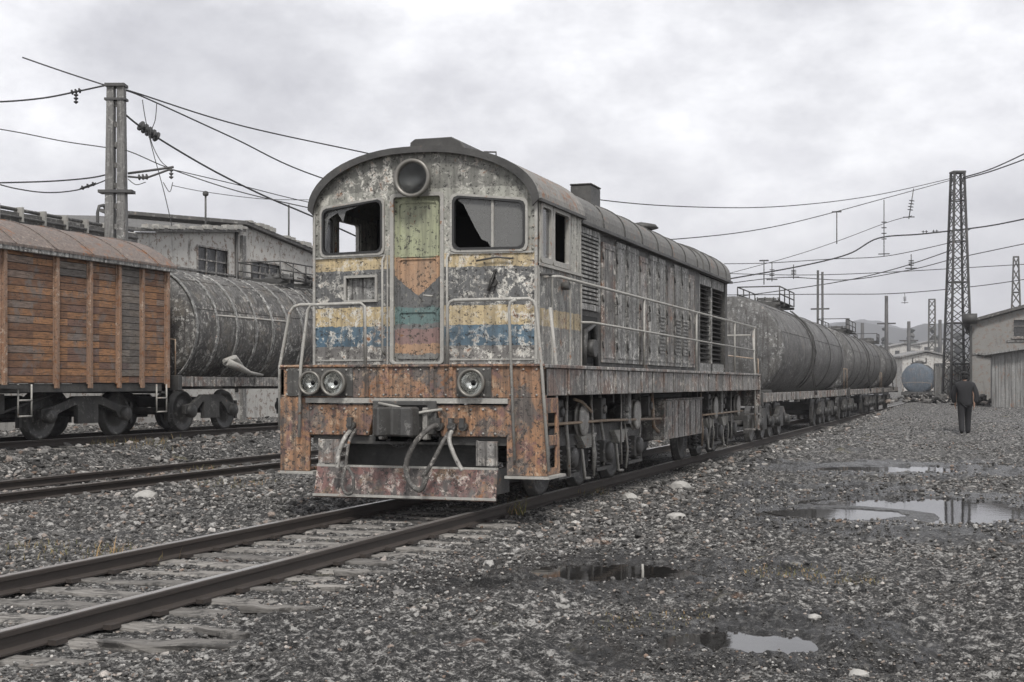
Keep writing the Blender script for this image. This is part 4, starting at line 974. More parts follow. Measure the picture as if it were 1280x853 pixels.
# ---- bogies of the locomotive
def locobogie(ys):
    yc = sum(ys) / 3; m = MB(); m.box(-.7, .7, ys[0] - .7, ys[2] + .7, .75, .95)
    b = P(m, 'bogie', darkm)
    for y in ys: wheelset(b, y, .52)
    for s in (-1, 1):
        X0 = 1.08
        m = MB(); m.prism([(ys[0] - .75, .78), (ys[0] - .6, .92), (ys[2] + .6, .92), (ys[2] + .75, .78), (ys[2] + .7, .66), (ys[0] - .7, .66)], lambda u, v, d: (d, u, v), s * X0, s * (X0 + .09)); P(m, 'side_frame', bogiem, b, .01)
        m = MB()
        for y in ys:
            m.cut(); m.box(s * X0, s * (X0 + .2), y - .17, y + .17, .36, .68); m.lathe((s * (X0 + .2), y, .52), (s, 0, 0), [(0, .14), (.05, .14), (.07, .1), (.07, 0)], 16)
        P(m, 'axle_box', bogiem, b, .015)
        m = MB()
        for y in ys:
            m.cut()
            for q in (-.33, .33):
                m.cyl((s * (X0 + .08), y + q, .30), (s * (X0 + .08), y + q, .66), .05, 10)
                for k in range(6): m.lathe((s * (X0 + .08), y + q, .32 + k * .06), (0, 0, 1), [(-.016, .06), (0, .09), (.016, .06)], 12)
            m.box(s * (X0 - .02), s * (X0 + .16), y - .45, y + .45, .25, .30)
        P(m, 'spring', bogiem, b)
        m = MB()
        for y in (ys[0] + ys[1]) / 2, (ys[1] + ys[2]) / 2:
            m.cut()
            for k in range(7): m.box(s * (X0 + .05), s * (X0 + .17), y - .42 + k * .045, y + .42 - k * .045, .98 - k * .028 - .2, .98 - k * .028 - .176)
            m.tube([(s * (X0 + .16), y - .3, .6), (s * (X0 + .18), y - .22, .2), (s * (X0 + .16), y + .1, .18)], .022, 6)
            m.tube([(s * (X0 + .16), y + .2, .95), (s * (X0 + .2), y + .25, .5), (s * (X0 + .16), y + .3, .2)], .018, 6)
        P(m, 'brake_rigging', railm_hand, b)
    return b
locobogie([2.5, 4.35, 6.2]); locobogie([11.6, 13.3, 15.0])
for s in (-1, 1):
    for y in (2.75, 5.75, 12.4, 15.1):
        m = MB(); m.lathe((s * .95, y, 1.02), (s, 0, 0), [(0, .0), (0, .19), (.34, .2), (.345, 0)], 28)
        m.box(s * .9, s * 1.0, y - .05, y + .05, 1.15, 1.4)
        bc = P(m, 'brake_cylinder', bogiem)
        m = MB(); m.lathe((s * 1.3, y, 1.02), (s, 0, 0), [(0, .2), (0, .235), (.03, .24), (.03, .20), (.06, .2), (.06, .225), (.09, .225), (.09, .17), (.11, .1), (.11, 0)], 28); P(m, 'rim', rimm, bc)
    for y in (5.1, 12.9):
        m = MB(); m.box(s * 1.32, s * 1.4, y, y + .18, .9, 1.36); P(m, 'hanger', hooddoorm)
    m = MB(); m.box(s * 1.0, s * 1.42, 7.5, 10.75, .56, 1.22)
    for k in range(7): m.box(s * 1.42, s * 1.435, 7.6 + k * .5, 7.64 + k * .5, .58, 1.2)
    m.box(s * .99, s * 1.45, 7.48, 10.77, 1.222, 1.25)
    P(m, 'battery_box', beamm, bevel=.03)
    m = MB(); m.tube([(s * 1.4, 2.2, 1.3), (s * 1.42, 2.5, 1.26), (s * 1.44, 2.9, 1.12), (s * 1.3, 3.3, 1.2)], .02, 6)
    m.tube([(s * 1.38, .7, 1.0), (s * 1.38, 3.9, .98), (s * 1.38, 7.4, .92)], .022, 6); m.cut(); m.tube([(s * 1.38, 10.9, .9), (s * 1.38, 15.6, .9)], .022, 6); m.cut()
    m.tube([(s * 1.34, 6.9, 1.35), (s * 1.36, 6.95, .8), (s * 1.36, 7.3, .7)], .03, 6)
    P(m, 'brake_pipe', pipem)
rg = random.Random(31)
for s_ in (-1, 1):
    for y in (1.3, 2.0, 3.5, 4.2, 5.0, 6.7, 11.1, 12.2, 13.9, 14.4):
        m = MB(); x_ = s_ * rg.uniform(1.18, 1.36); z_ = rg.uniform(.95, 1.32)
        m.tube([(x_, y, 1.36), (x_, y + rg.uniform(-.05, .05), z_), (x_ + s_ * .03, y + rg.uniform(-.15, .25), .62), (x_, y + rg.uniform(-.1, .2), .3)], rg.uniform(.012, .028), 6); P(m, 'sand_pipe', rimm if rg.random() < .5 else pipem)
    for y in (1.75, 3.85, 6.75, 11.9, 13.5):
        m = MB(); m.box(s_ * 1.15, s_ * 1.33, y, y + .22, .98, 1.3); m.lathe((s_ * 1.33, y + .11, 1.14), (s_, 0, 0), [(0, .07), (.03, .07), (.035, .03), (.035, 0)], 12); P(m, 'valve_box', bogiem, bevel=.015)
m = MB(); m.box(-.98, .98, 7.2, 11, .5, 1.35); m.box(-1.0, 1.0, .5, 16, 1.36, 1.6); P(m, 'fuel_tank', darkm, bevel=.03)

# ------------------------------------------------------------------ buildings
def window(parent, fn, u0, u1, v0, v1, glass=dglass, bars=2):
    m = MB(); m.sheet([(u0 - .06, v0 - .06), (u1 + .06, v0 - .06), (u1 + .06, v1 + .06), (u0 - .06, v1 + .06)], [[(u0, v0), (u1, v0), (u1, v1), (u0, v1)]], lambda u, v, d: fn(u, v, -.03 + d), .1)
    f = m.build('window', beamm, parent)
    m = MB(); m.prism([(u0, v0), (u1, v0), (u1, v1), (u0, v1)], fn, .08, .1); m.build('pane', glass, f)
    m = MB()
    for i in range(1, bars + 1):
        u = u0 + (u1 - u0) * i / (bars + 1); m.prism([(u - .025, v0), (u + .025, v0), (u + .025, v1), (u - .025, v1)], fn, .03, .075)
    vm = v0 + (v1 - v0) * .62; m.prism([(u0, vm - .025), (u1, vm - .025), (u1, vm + .025), (u0, vm + .025)], fn, .028, .072)
    m.build('glazing_bar', beamm, f)
    m = MB(); m.prism([(u0 - .12, v0 - .14), (u1 + .12, v0 - .14), (u1 + .12, v0 - .07), (u0 - .12, v0 - .07)], fn, -.12, .03); m.build('sill', beamm, f)
BX = -25.0
b1 = empty('warehouse', (BX, 36.4, .2)); tag(b1, 'pale peeling warehouse with boarded upper windows behind the grey tank wagon', 'warehouse')
wf = lambda u, v, d: (-d, u, v)
top = [(0, 6.05), (3.0, 6.35), (6.4, 6.72), (6.5, 7.0), (12.4, 6.4), (18, 5.85)]
wins = [(3.6, 5.5, 4.85, 5.95), (7.2, 9.3, 4.75, 5.75), (11.2, 13.2, 4.5, 5.5)]
m = MB(); m.sheet([(0, -1), (18, -1)] + top[::-1], [[(a, c), (b, c), (b, d), (a, d)] for a, b, c, d in wins], wf, .35)
m.box(-9, -.352, 0, .35, -1, 6.03); m.build('wall', wallm, b1)
for a, b, c, d in wins: window(b1, wf, a, b, c, d)
m = MB()
for (p0, p1, dz) in ((top[0], top[2], .0), (top[3], top[5], .02)):
    m.add([(.22, p0[0], p0[1]), (.22, p1[0], p1[1]), (-6, p1[0], p1[1] + .7), (-6, p0[0], p0[1] + .7), (.22, p0[0], p0[1] + .13), (.22, p1[0], p1[1] + .13), (-6, p1[0], p1[1] + .83), (-6, p0[0], p0[1] + .83)],
          [(0, 1, 2, 3), (4, 5, 6, 7), (0, 1, 5, 4), (1, 2, 6, 5), (2, 3, 7, 6), (3, 0, 4, 7)])
m.build('roof', roofdark, b1)
m = MB(); rg = random.Random(4)
for k in range(70):
    y = rg.uniform(.1, 12.2); zt_ = np.interp(y, [p_[0] for p_ in top], [p_[1] for p_ in top]) + .13
    yy_ = rg.uniform(.08, .45); m.box(.02, .22 + rg.uniform(0, .05), y, y + yy_, zt_ - .02, zt_ + rg.uniform(.02, .15))
tag(m.build('loose_roof_edging', railm_hand, b1), kind='stuff')
m = MB(); m.box(.01, .10, 2.9, 5.9, 4.5, 4.6); m.box(.005, .07, 0, 18, 6.0 - .9, 5.16 - .0); m.box(.008, .12, 6.38, 6.62, 0, 6.6); m.build('string_course', concm, b1)
m = MB(); m.tube([(.06, 6.05, 6.7), (.06, 6.05, 1)], .06, 8); m.tube([(.06, 10.6, 5.4), (.3, 11.4, 5.3), (.06, 12, 5.1)], .03, 6); m.tube([(.05, 9.6, 5.9), (.05, 13, 5.2)], .02, 6); m.build('drainpipe', darkm, b1)
b2 = empty('long_shed', (BX, 15, .2)); tag(b2, 'long low shed with a tarred parapet just behind the boxcar roof', 'shed')
m = MB(); m.box(-9, 0, 0, 21.0, -1, 5.55); m.build('wall', wallm, b2)
m = MB(); m.box(-9.2, .3, -.1, 21.1, 5.56, 5.72); m.box(.1, .3, -.1, 21.1, 5.72, 5.95)
m.tube([(.2, 0, 6.04), (.2, 21, 6.04)], .05, 8); m.tube([(.36, 0, 5.83), (.36, 21, 5.80)], .04, 8)
m.build('roof', roofdark, b2)
m = MB()
for k in range(22): m.cut().box(.12, .4, .4 + k * .95, .48 + k * .95, 5.70, 6.1)
m.build('parapet_bracket', railm_hand, b2)
# roof fittings
p = on_x(122, 278, BX - .6)
m = MB(); z0 = 5.8
m.tube([(p.x, p.y, z0), (p.x, p.y, p.z + .3), (p.x, p.y + .08, p.z + .5), (p.x, p.y + .3, p.z + .56), (p.x, p.y + .42, p.z + .45)], .05, 8)
o = m.build('vent_pipe', darkm); tag(o, 'hooked vent pipe on the shed roof just left of the concrete mast', 'vent pipe')
for (px, pt, pb, lb) in ((257, 243, 292, 'thin roof pole with a round knob above the warehouse, left of its gable'), (361, 256, 306, 'thin bare roof pole at the right end of the warehouse beside the locomotive')):
    a = on_x(px, pt, BX - .5); b = on_x(px, pb, BX - .5); m = MB(); m.tube([(b.x, b.y, b.z - .4), a], .035, 8)
    if px == 257: m.lathe(a - Vector((0, 0, .08)), (0, 0, 1), [(0, .0), (.03, .09), (.1, .11), (.17, .08), (.2, 0)], 12)
    m.box(b.x - .1, b.x + .1, b.y - .1, b.y + .1, b.z - .4, b.z - .3)
    o = m.build('roof_pole', darkm); tag(o, lb, 'pole')
# right-hand buildings
b3 = empty('brick_depot', (-.55, 84, .3)); tag(b3, 'grey gabled depot wall with one dark high window at the right edge', 'depot')
ff = lambda u, v, d: (u, d, v)
m = MB(); m.sheet([(0, -1), (14, -1), (14, 4.7), (7, 6.6), (0, 4.75)], [[(2.35, 3.9), (4.2, 3.9), (4.2, 4.95), (2.35, 4.95)]], ff, .35)
m.box(0, .35, .352, 16, -1, 4.7); m.box(13.65, 14, .352, 16, -1, 4.7); m.build('wall', depotm, b3)
m = MB(); m.box(-.02, 14.02, -.06, 0, 2.9, 3.0); m.box(2.0, 4.6, -.05, 0, 3.62, 3.74); m.build('string_course', concm, b3)
window(b3, ff, 2.4, 4.15, 3.95, 4.9)
m = MB()
m.prism([(-.35, 4.68), (7, 6.7), (7, 6.88), (-.35, 4.86)], ff, -.35, 16.3); m.prism([(7.003, 6.7), (14.35, 4.68), (14.35, 4.86), (7.003, 6.88)], ff, -.35, 16.3); m.build('roof', roofdark, b3)
m = MB(); m.lathe((-.1, -.3, 5.0), (1, 0, 0), [(-.3, 0), (-.3, .3), (.5, .3), (.5, 0)], 14); m.build('roof_vent', darkm, b3)
m = MB(); m.box(0, .12, -.12, 0, 0, 4.6); m.tube([(.4, -.08, 2.9), (2.2, -.08, 2.6)], .05, 6); m.build('drainpipe', darkm, b3)
b4 = empty('plank_shed', (.55, 72, .3)); tag(b4, 'low shed of upright grey boards with a sloping roof in front of the depot', 'shed')
m = MB(); m.sheet([(0, -.6), (6, -.6), (6, 3.55), (0, 2.65)], [], ff, .06); m.sheet([(.07, -.6), (7, -.6), (7, 2.6), (.07, 2.6)], [], lambda u, v, d: (d, u, v), .06)
m.build('wall', corr, b4)
m = MB(); x = .02; rg = random.Random(9)
while x < 5.9:
    w_ = rg.uniform(.12, .22); m.box(x, x + w_ - .02, -.03 - rg.uniform(0, .02), -.001, -.4, 2.55 + x * .15); x += w_
m.build('board', corr, b4)
m = MB(); m.prism([(-.35, 2.62), (6.4, 3.63), (6.4, 3.73), (-.35, 2.72)], ff, -.5, 7.3); m.build('roof', corr, b4)
# corrugated fence
a = at_depth(1168, 490, 92); b = at_depth(1196, 490, 92); L = (b - a).length
f_ = empty('corrugated_fence', (a.x, a.y, .35), math.atan2(b.y - a.y, b.x - a.x)); tag(f_, 'ragged corrugated fence beside the lattice mast, left of the depot', 'fence')
m = MB(); n = 60; L = L + 1.0; vs = []; fs = []; rg = random.Random(2)
for i in range(n + 1):
    u = L * i / n; d = .04 * math.sin(i * 1.5); h = 2.35 + .12 * math.sin(i * .9) + (rg.uniform(-.1, .1))
    vs += [(u, d, -.5), (u, d, h), (u, d + .015, h), (u, d + .015, -.5)]
for i in range(n): q = i * 4; fs += [(q, q + 4, q + 5, q + 1), (q + 2, q + 6, q + 7, q + 3), (q + 1, q + 5, q + 6, q + 2)]
m.add(vs, fs); m.build('sheet', corr, f_)
m = MB()
for u in (0, L / 2, L - .05): m.cut().box(u, u + .09, .08, .17, -.5, 2.5)
m.build('post', darkm, f_)
for i, (px, py, Z, lb) in enumerate(((1222, 500, 71, 'low heap of rubble at the left corner of the plank shed'), (1180, 500, 82, 'rubble heap at the foot of the tall lattice mast'), (1150, 502, 78, 'low rubble heap on the ground before the blue-ended tank wagon'))):
    q = at_depth(px, py, Z); rgn = np.random.default_rng(40 + i); nn = 70; a_ = rgn.normal(0, .55, (nn, 2)); zz_ = .55 * np.exp(-(a_ ** 2).sum(1)) * rgn.random(nn)
    P_ = np.stack([a_[:, 0] * 1.6, a_[:, 1], zz_], -1); o = rocks('rubble_heap', P_, rgn.uniform(.08, .26, nn), rgn); o.location = (q.x, q.y, gz(q.x, q.y)); tag(o, lb, 'rubble', kind='stuff')
# low far buildings
fh = [(1128, 1188, 447, 476, 175), (1062, 1104, 440, 470, 230), (1112, 1150, 434, 452, 300), (1150, 1180, 430, 446, 380), (1040, 1078, 432, 450, 420)]
lbs = ['low pale building with a grey roof behind the blue-ended tank wagon', 'pale far house showing just right of the last tank wagon', 'far house with a light wall below the hills, above the blue-ended wagon', 'small far house left of the lattice mast below the hills', 'farthest pale house near the foot of the hill above the tank wagons']
for (x0, x1, yt, yb, Z), lb in zip(fh, lbs):
    a = at_depth(x0, yb, Z); b = at_depth(x1, yb, Z); t = at_depth(x0, yt, Z); wd = (b - a).length; h = t.z - a.z
    hb = empty('far_house', (a.x, a.y, a.z), TH); tag(hb, lb, 'house')
    m = MB(); m.box(0, wd, 0, 8, -3, h); m.prism([(0, h), (wd, h), (wd / 2, h + wd * .0 + .6)], ff, .01, 7.99); m.build('wall', wallm, hb)
    m = MB(); m.prism([(-.4, h - .05), (wd / 2, h + .75), (wd / 2, h + .95), (-.4, h + .15)], ff, -.4, 8.4); m.prism([(wd / 2 + .003, h + .75), (wd + .4, h - .05), (wd + .4, h + .15), (wd / 2 + .003, h + .95)], ff, -.4, 8.4); m.build('roof', corr, hb)
    k = max(2, int(wd / 3))
    for i in range(k):
        u = wd * (i + .5) / k; m = MB(); m.box(u - .5, u + .5, -.04, -.002, h * .35, h * .75); m.build('window', dglass, hb)

# hills
def mk_hill():
    t = NT('wooded_hill'); n = t.noise(t.co(), .02, 8, .7)
    return t.out(t.mix(n, (.06, .065, .07), (.12, .12, .12)), .95)
hillm = mk_hill()
def hill(Z, px0, px1, ytop, amp, seed, depth=500):
    n = 160; V = []; 
    for i in range(n + 1):
        px = px0 + (px1 - px0) * i / n; t = float(fbm(np.array([px * .012 + seed]), np.array([seed * 1.]), 5)[0])
        edge = min(1, 4 * i / n + .05, 4 * (n - i) / n + .05)
        for j, (dz, k) in enumerate(((0, 0), (.25, .7), (.5, .95), (1, 1.0))):
            p = at_depth(px, HY, Z + depth * dz); base = -14; topz = CAMH + (HY - ytop + amp * t) / F * (Z + depth) * edge
            V.append((p.x, p.y, base + (topz - base) * k))
    Q = []
    for i in range(n):
        for j in range(3): Q.append((i * 4 + j, i * 4 + 4 + j, i * 4 + 5 + j, i * 4 + 1 + j))
    o = mesh_np('hill', np.array(V), np.array(Q), hillm); tag(o, kind='structure')
hill(900, 400, 1700, 418, 36, 3.3); hill(1700, 700, 1500, 409, 30, 8.1)
# far wood: small tree clumps along the hill foot as one mass
def leafm():
    t = NT('far_foliage'); g = t.n.new('ShaderNodeNewGeometry')
    return t.out(t.ramp(g.outputs['Random Per Island'], [(0, (.03, .035, .03)), (1, (.1, .1, .095))]), .9)
rg_ = np.random.default_rng(5); n = 5200; pxs = rg_.uniform(1000, 1215, n); Zs = rg_.uniform(430, 640, n)
Pp = []; 
for a_, z_ in zip(pxs, Zs):
    q = at_depth(a_, HY, z_); Pp.append((q.x, q.y, rg_.uniform(-3, 4) + 17 * (.62 + .38 * math.sin(a_ * .09) * math.sin(a_ * .31 + 1)) * rg_.random() ** .8))
o = rocks('far_wood', np.array(Pp), rg_.uniform(.9, 2.0, n), rg_, leafm()); tag(o, 'dark band of trees along the foot of the hills', kind='stuff')

# ------------------------------------------------------------------ masts
MA = (-22.3, 31.6); pB = at_depth(1197, HY, 85); MBp = (pB.x, pB.y)
def insulator(m, a, b, n=4, r=.09):
    a = Vector(a); b = Vector(b); d = (b - a).normalized(); L = (b - a).length
    m.tube([a, b], .02, 6)
    for k in range(n): m.lathe(a + d * (L * (k + .5) / n), d, [(-.03, .03), (-.02, r), (.01, r), (.03, .03)], 12)
def lattice(name, label, x, y, z0, z1, w0, w1, mat, n=14, rz=0, leg=.07, br=.035, cat='mast', plates=False):
    root = empty(name, (x, y, z0), rz); tag(root, label, cat); H = z1 - z0
    wd = lambda t: (w0 + (w1 - w0) * t) / 2
    for sx in (-1, 1):
        for sy in (-1, 1):
            m = MB(); a = wd(0); b = wd(1)
            m.tube([(sx * a, sy * a, -.3), (sx * b, sy * b, H)], leg, 4, False); m.build('leg', mat, root)
    m = MB(); zs = [H * (1 - (1 - i / n) ** 1.0) for i in range(n + 1)]
    for i in range(n):
        a, b = wd(zs[i] / H), wd(zs[i + 1] / H)
        for (p0, p1) in (((-1, -1), (1, -1)), ((1, -1), (1, 1)), ((1, 1), (-1, 1)), ((-1, 1), (-1, -1))):
            A0 = (p0[0] * a, p0[1] * a, zs[i]); A1 = (p1[0] * a, p1[1] * a, zs[i]); B0 = (p0[0] * b, p0[1] * b, zs[i + 1]); B1 = (p1[0] * b, p1[1] * b, zs[i + 1])
            m.tube([A0, B1], br, 4, False); m.tube([A1, B0], br, 4, False)
            if i % 3 == 0: m.tube([A0, A1], br * 1.4, 4, False)
    m.build('bracing', mat, root)
    m = MB(); m.box(-wd(1) - .08, wd(1) + .08, -wd(1) - .08, wd(1) + .08, H, H + .12); m.build('cap', mat, root)
    return root
# left concrete mast with two wide legs
ml = empty('catenary_mast', (MA[0], MA[1], .2), TH); tag(ml, 'pale two-legged concrete catenary mast rising behind the boxcar', 'mast')
HL = on_plane(144, 106, MA, MBp).z; HL = at_depth(144, 107, (Vector((MA[0], MA[1], 0)).dot(FW))).z - .2
for s in (-1, 1):
    m = MB(); b0, b1_ = .37, .235
    m.add([(s * .045, -.18, -.5), (s * b0, -.18, -.5), (s * b0, .18, -.5), (s * .045, .18, -.5), (s * .04, -.13, HL), (s * b1_, -.13, HL), (s * b1_, .13, HL), (s * .04, .13, HL)],
          [(0, 3, 2, 1), (4, 5, 6, 7), (0, 1, 5, 4), (1, 2, 6, 5), (2, 3, 7, 6), (3, 0, 4, 7)]); m.build('leg', concm, ml, .02)
m = MB()
for k in range(16): z = .5 + k * (HL - .8) / 15.5; m.box(-.06, .06, -.05, .05, z, z + .14)
m.build('rung', concm, ml)
m = MB(); m.box(-.27, .27, -.2, .2, HL - .05, HL + .03); m.box(-.29, .29, -.16, .16, HL - .42, HL - .36)
for z in (6.7, 5.35): m.cut().box(-.45, .47, -.2, .2, z - .2, z - .12)
m.build('clamp', darkmast, ml)
lattice('lattice_mast', 'tall dark steel lattice mast standing behind the walking person', MBp[0], MBp[1], .2, 14.65, 1.45, .62, darkmast, 17, TH + .05, .085, .028)
def p3(px, py, Z): return at_depth(px, py, Z)
lattice('lattice_mast', 'distant thin lattice mast above the depot roof at the right edge', *p3(1270, HY, 150).xy, 0, p3(1270, 322, 150).z, 1.6, .5, steelm, 12, 0, .09, .05)
lattice('lattice_mast', 'far slim lattice mast midway between the last tank wagon and the tall mast', *p3(1165, HY, 190).xy, -.5, p3(1165, 375, 190).z, 1.0, .8, steelm, 12, 0, .1, .05)
for (px, yt, Z, lb) in ((1025, 338, 75, 'twin-post pole with a short crossbar behind the first tank wagon'), (1108, 370, 150, 'plain far post above the end of the tank wagon row'), (1175, 400, 260, 'very small far pole just left of the tall lattice mast'), (1078, 404, 240, 'thin far pole above the last tank wagon, left of the plain post'), (1136, 402, 230, 'thin far pole above the blue-ended tank wagon'), (1060, 398, 200, 'thin far pole above the middle tank wagon')):
    t = p3(px, yt, Z); r_ = empty('line_pole', (t.x, t.y, 0)); tag(r_, lb, 'pole')
    k = Z / 75
    if px == 1025:
        for dx in (-.14, .16):
            m = MB(); m.tube([(dx, 0, -.5), (dx * .8, 0, t.z - (0 if dx < 0 else .1))], .07, 6); m.build('post', darkmast, r_)
    else:
        m = MB(); m.tube([(0, 0, -2), (0, 0, t.z)], [.14 * k, .09 * k], 8); m.build('post', darkmast, r_)
    m = MB(); m.box(-.5 * k, .5 * k, -.05, .05, t.z * .72, t.z * .72 + .08 * k); m.build('crossbar', darkmast, r_)

# ------------------------------------------------------------------ wires
def smooth(pts, k=8):
    P3 = [Vector(p) for p in pts]; out = []
    for i in range(len(P3) - 1):
        p0 = P3[max(i - 1, 0)]; p1 = P3[i]; p2 = P3[i + 1]; p3_ = P3[min(i + 2, len(P3) - 1)]
        for q in range(k):
            t = q / k; out.append(.5 * ((2 * p1) + (p2 - p0) * t + (2 * p0 - 5 * p1 + 4 * p2 - p3_) * t * t + (3 * p1 - p0 - 3 * p2 + p3_) * t ** 3))
    return out + [P3[-1]]
def wire(px, fn, label, r=.018, sm=True, extra=None):
    pts = [fn(x, y) for x, y in px]; pts = smooth(pts) if sm else pts
    m = MB(); m.tube(pts, r, 5)
    if extra: extra(m, fn)
    o = m.build('overhead_wire', wirem); tag(o, label, 'wire', 'overhead wires'); return o
AB = lambda x, y: on_plane(x, y, MA, MBp)
ZA = Vector((MA[0], MA[1], 0)).dot(FW)
PA = lambda x, y: at_depth(x, y, ZA)
Y90 = lambda x, y: on_y(x, y, MBp[1])
def drop(Z, x, y0, y1, n=3, r=None):
    def ex(m, fn): insulator(m, at_depth(x, y0, Z), at_depth(x, y1, Z), n, r or Z * .0016)
    return ex
wire([(152, 111), (172, 117), (300, 157), (460, 192), (600, 222), (750, 250), (870, 259), (980, 258), (1090, 245), (1190, 223)], AB, 'highest sagging wire from the concrete mast over the locomotive to the tall lattice mast', .022)
wire([(152, 113), (178, 121), (290, 172), (400, 222), (600, 280), (760, 300), (870, 297), (980, 281), (1110, 247), (1190, 225)], AB, 'second sagging wire just below the highest between the two big masts', .022)
wire([(1204, 222), (1240, 211), (1290, 188)], lambda x, y: on_y(x, y, MBp[1] - 1), 'upper of two wires leaving the top of the tall lattice mast to the right', .04)
wire([(1204, 224), (1240, 214), (1290, 196)], lambda x, y: on_y(x, y, MBp[1] - 1.5), 'lower of two wires leaving the top of the tall lattice mast to the right', .04)
wire([(28, 72), (80, 90), (132, 107)], PA, 'straight wire running up left from the top of the concrete mast', .02)
def ex95(m, fn): insulator(m, PA(88, 116), PA(102, 113), 3, .07); insulator(m, PA(95, 117), PA(95, 130), 3, .06)
wire([(-10, 128), (25, 126), (60, 122), (95, 115), (132, 107)], PA, 'drooping wire with a hanging insulator left of the concrete mast top', .025, extra=ex95)
wire([(-10, 160), (30, 167), (80, 177), (128, 184), (160, 189), (215, 212), (300, 240), (395, 262)], PA, 'thin wire passing behind the concrete mast at mid height', .015)
wire([(-10, 229), (60, 227), (110, 223), (136, 218)], PA, 'upper of the two low wires left of the concrete mast', .022)
def exl(m, fn): insulator(m, PA(100, 236), PA(120, 229), 3, .06)
wire([(-10, 228), (20, 236), (60, 241), (100, 237), (136, 224)], PA, 'lower bowed wire left of the concrete mast', .018, extra=exl)
def ex185(m, fn): insulator(m, PA(176, 157), PA(196, 172), 5, .12)
wire([(156, 143), (185, 165), (260, 210), (330, 245), (400, 275), (520, 330)], AB, 'steep wire with a fat insulator right of the concrete mast', .028, extra=lambda m, fn: insulator(m, AB(174, 156), AB(198, 173), 5, .15))
wire([(178, 125), (182, 150), (190, 185), (205, 240), (215, 283)], PA, 'slack wire hanging from the concrete mast to the warehouse roof', .012)
wire([(196, 128), (194, 150), (188, 172), (200, 200), (215, 213)], PA, 'short looping jumper wire beside the concrete mast', .012)
m = MB(); m.tube([PA(160, 217), PA(190, 213), PA(217, 209)], .035, 6); m.tube([PA(160, 221), PA(182, 223), PA(215, 211)], .03, 6); insulator(m, PA(172, 222), PA(186, 221), 3, .08); insulator(m, PA(214, 211), PA(214, 224), 3, .06)
m.tube(smooth([PA(160, 224), PA(170, 231), PA(182, 228)]), .012, 5); m.tube(smooth([PA(204, 228), PA(212, 240), PA(216, 228)]), .012, 5)
o = m.build('bracket_arm', darkmast); tag(o, 'cantilever bracket arm with insulators on the right of the concrete mast', 'bracket')
wire([(215, 212), (300, 232), (400, 256), (560, 285)], AB, 'wire running right from the bracket arm of the concrete mast', .014)
wire([(215, 232), (256, 240), (330, 249), (400, 250)], AB, 'faint lowest wire above the warehouse roof', .01)
# far cross wires
def exm(m, fn):
    for x in (1152, 1165, 1190, 1205): insulator(m, Y90(x, 290 - (x - 1152) * .05), Y90(x + 8, 289.6 - (x - 1152) * .05), 2, .09)
wire([(905, 350), (1000, 333), (1060, 318), (1098, 298), (1150, 293), (1195, 288), (1240, 282), (1290, 272)], Y90, 'thick stepped cross wire meeting the crossbar of the tall lattice mast', .045, extra=exm)
wire([(905, 330), (960, 329), (1040, 324), (1110, 320), (1195, 302)], Y90, 'thin cross wire sloping up to the tall lattice mast at mid height', .025)
wire([(900, 374), (1040, 354), (1120, 336), (1192, 312)], Y90, 'short cross wire left of the tall lattice mast below its crossbar', .03)
wire([(900, 356), (980, 347), (1060, 350), (1140, 337), (1200, 322), (1290, 303)], lambda x, y: on_y(x, y, 110), 'far cross wire passing behind the tall lattice mast', .035)
wire([(900, 369), (1030, 368), (1120, 367), (1220, 358), (1290, 348)], lambda x, y: on_y(x, y, 150), 'lowest far cross wire above the hills', .045)
wire([(905, 342), (1000, 344), (1100, 341), (1290, 330)], lambda x, y: on_y(x, y, 110), 'faint level cross wire above the first tank wagon', .03)
wire([(900, 345), (985, 322), (1046, 302), (1110, 278), (1140, 270)], Y90, 'slanting wire under the second sagging wire near the hanging insulators', .02)
for i, (x, y0, y1, lb, xt) in enumerate(((1046, 265, 305, 'plain straight hanger below the second sagging wire', 1046), (1105, 250, 320, 'long hanging insulator string left of the tall lattice mast', 1105), (1142, 236, 274, 'slanted hanging insulator string nearest the tall lattice mast', 1136), (965, 328, 352, 'insulator string hanging above the first tank wagon, the left one', 965), (992, 331, 349, 'insulator string hanging above the first tank wagon, the right one', 992), (1139, 318, 338, 'small hanging insulator below the crossbar wire, left of the tall mast', 1139), (1131, 366, 380, 'tiny far insulator hanging from the lowest cross wire', 1131), (955, 326, 356, 'thin hanger at the far left of the cross wires beside the locomotive', 955))):
    fn = Y90 if i < 6 or i == 7 else (lambda x_, y_: on_y(x_, y_, 150))
    m = MB(); a = fn(x, y0); b = fn(xt, y1); 
    if 'insulator' in lb:
        m.tube([a, b], .03, 5); insulator(m, a.lerp(b, .35), a.lerp(b, .75), 4, .17); m.tube([b + Vector((-.35, 0, .12)), b + Vector((.35, 0, .12))], .035, 5)
    else: m.tube([a, b], .035, 5); m.tube([a + Vector((-.3, 0, 0)), a + Vector((.3, 0, 0))], .05, 5)
    o = m.build('wire_hanger', darkmast); tag(o, lb, 'hanger', 'hangers of the cross wires')

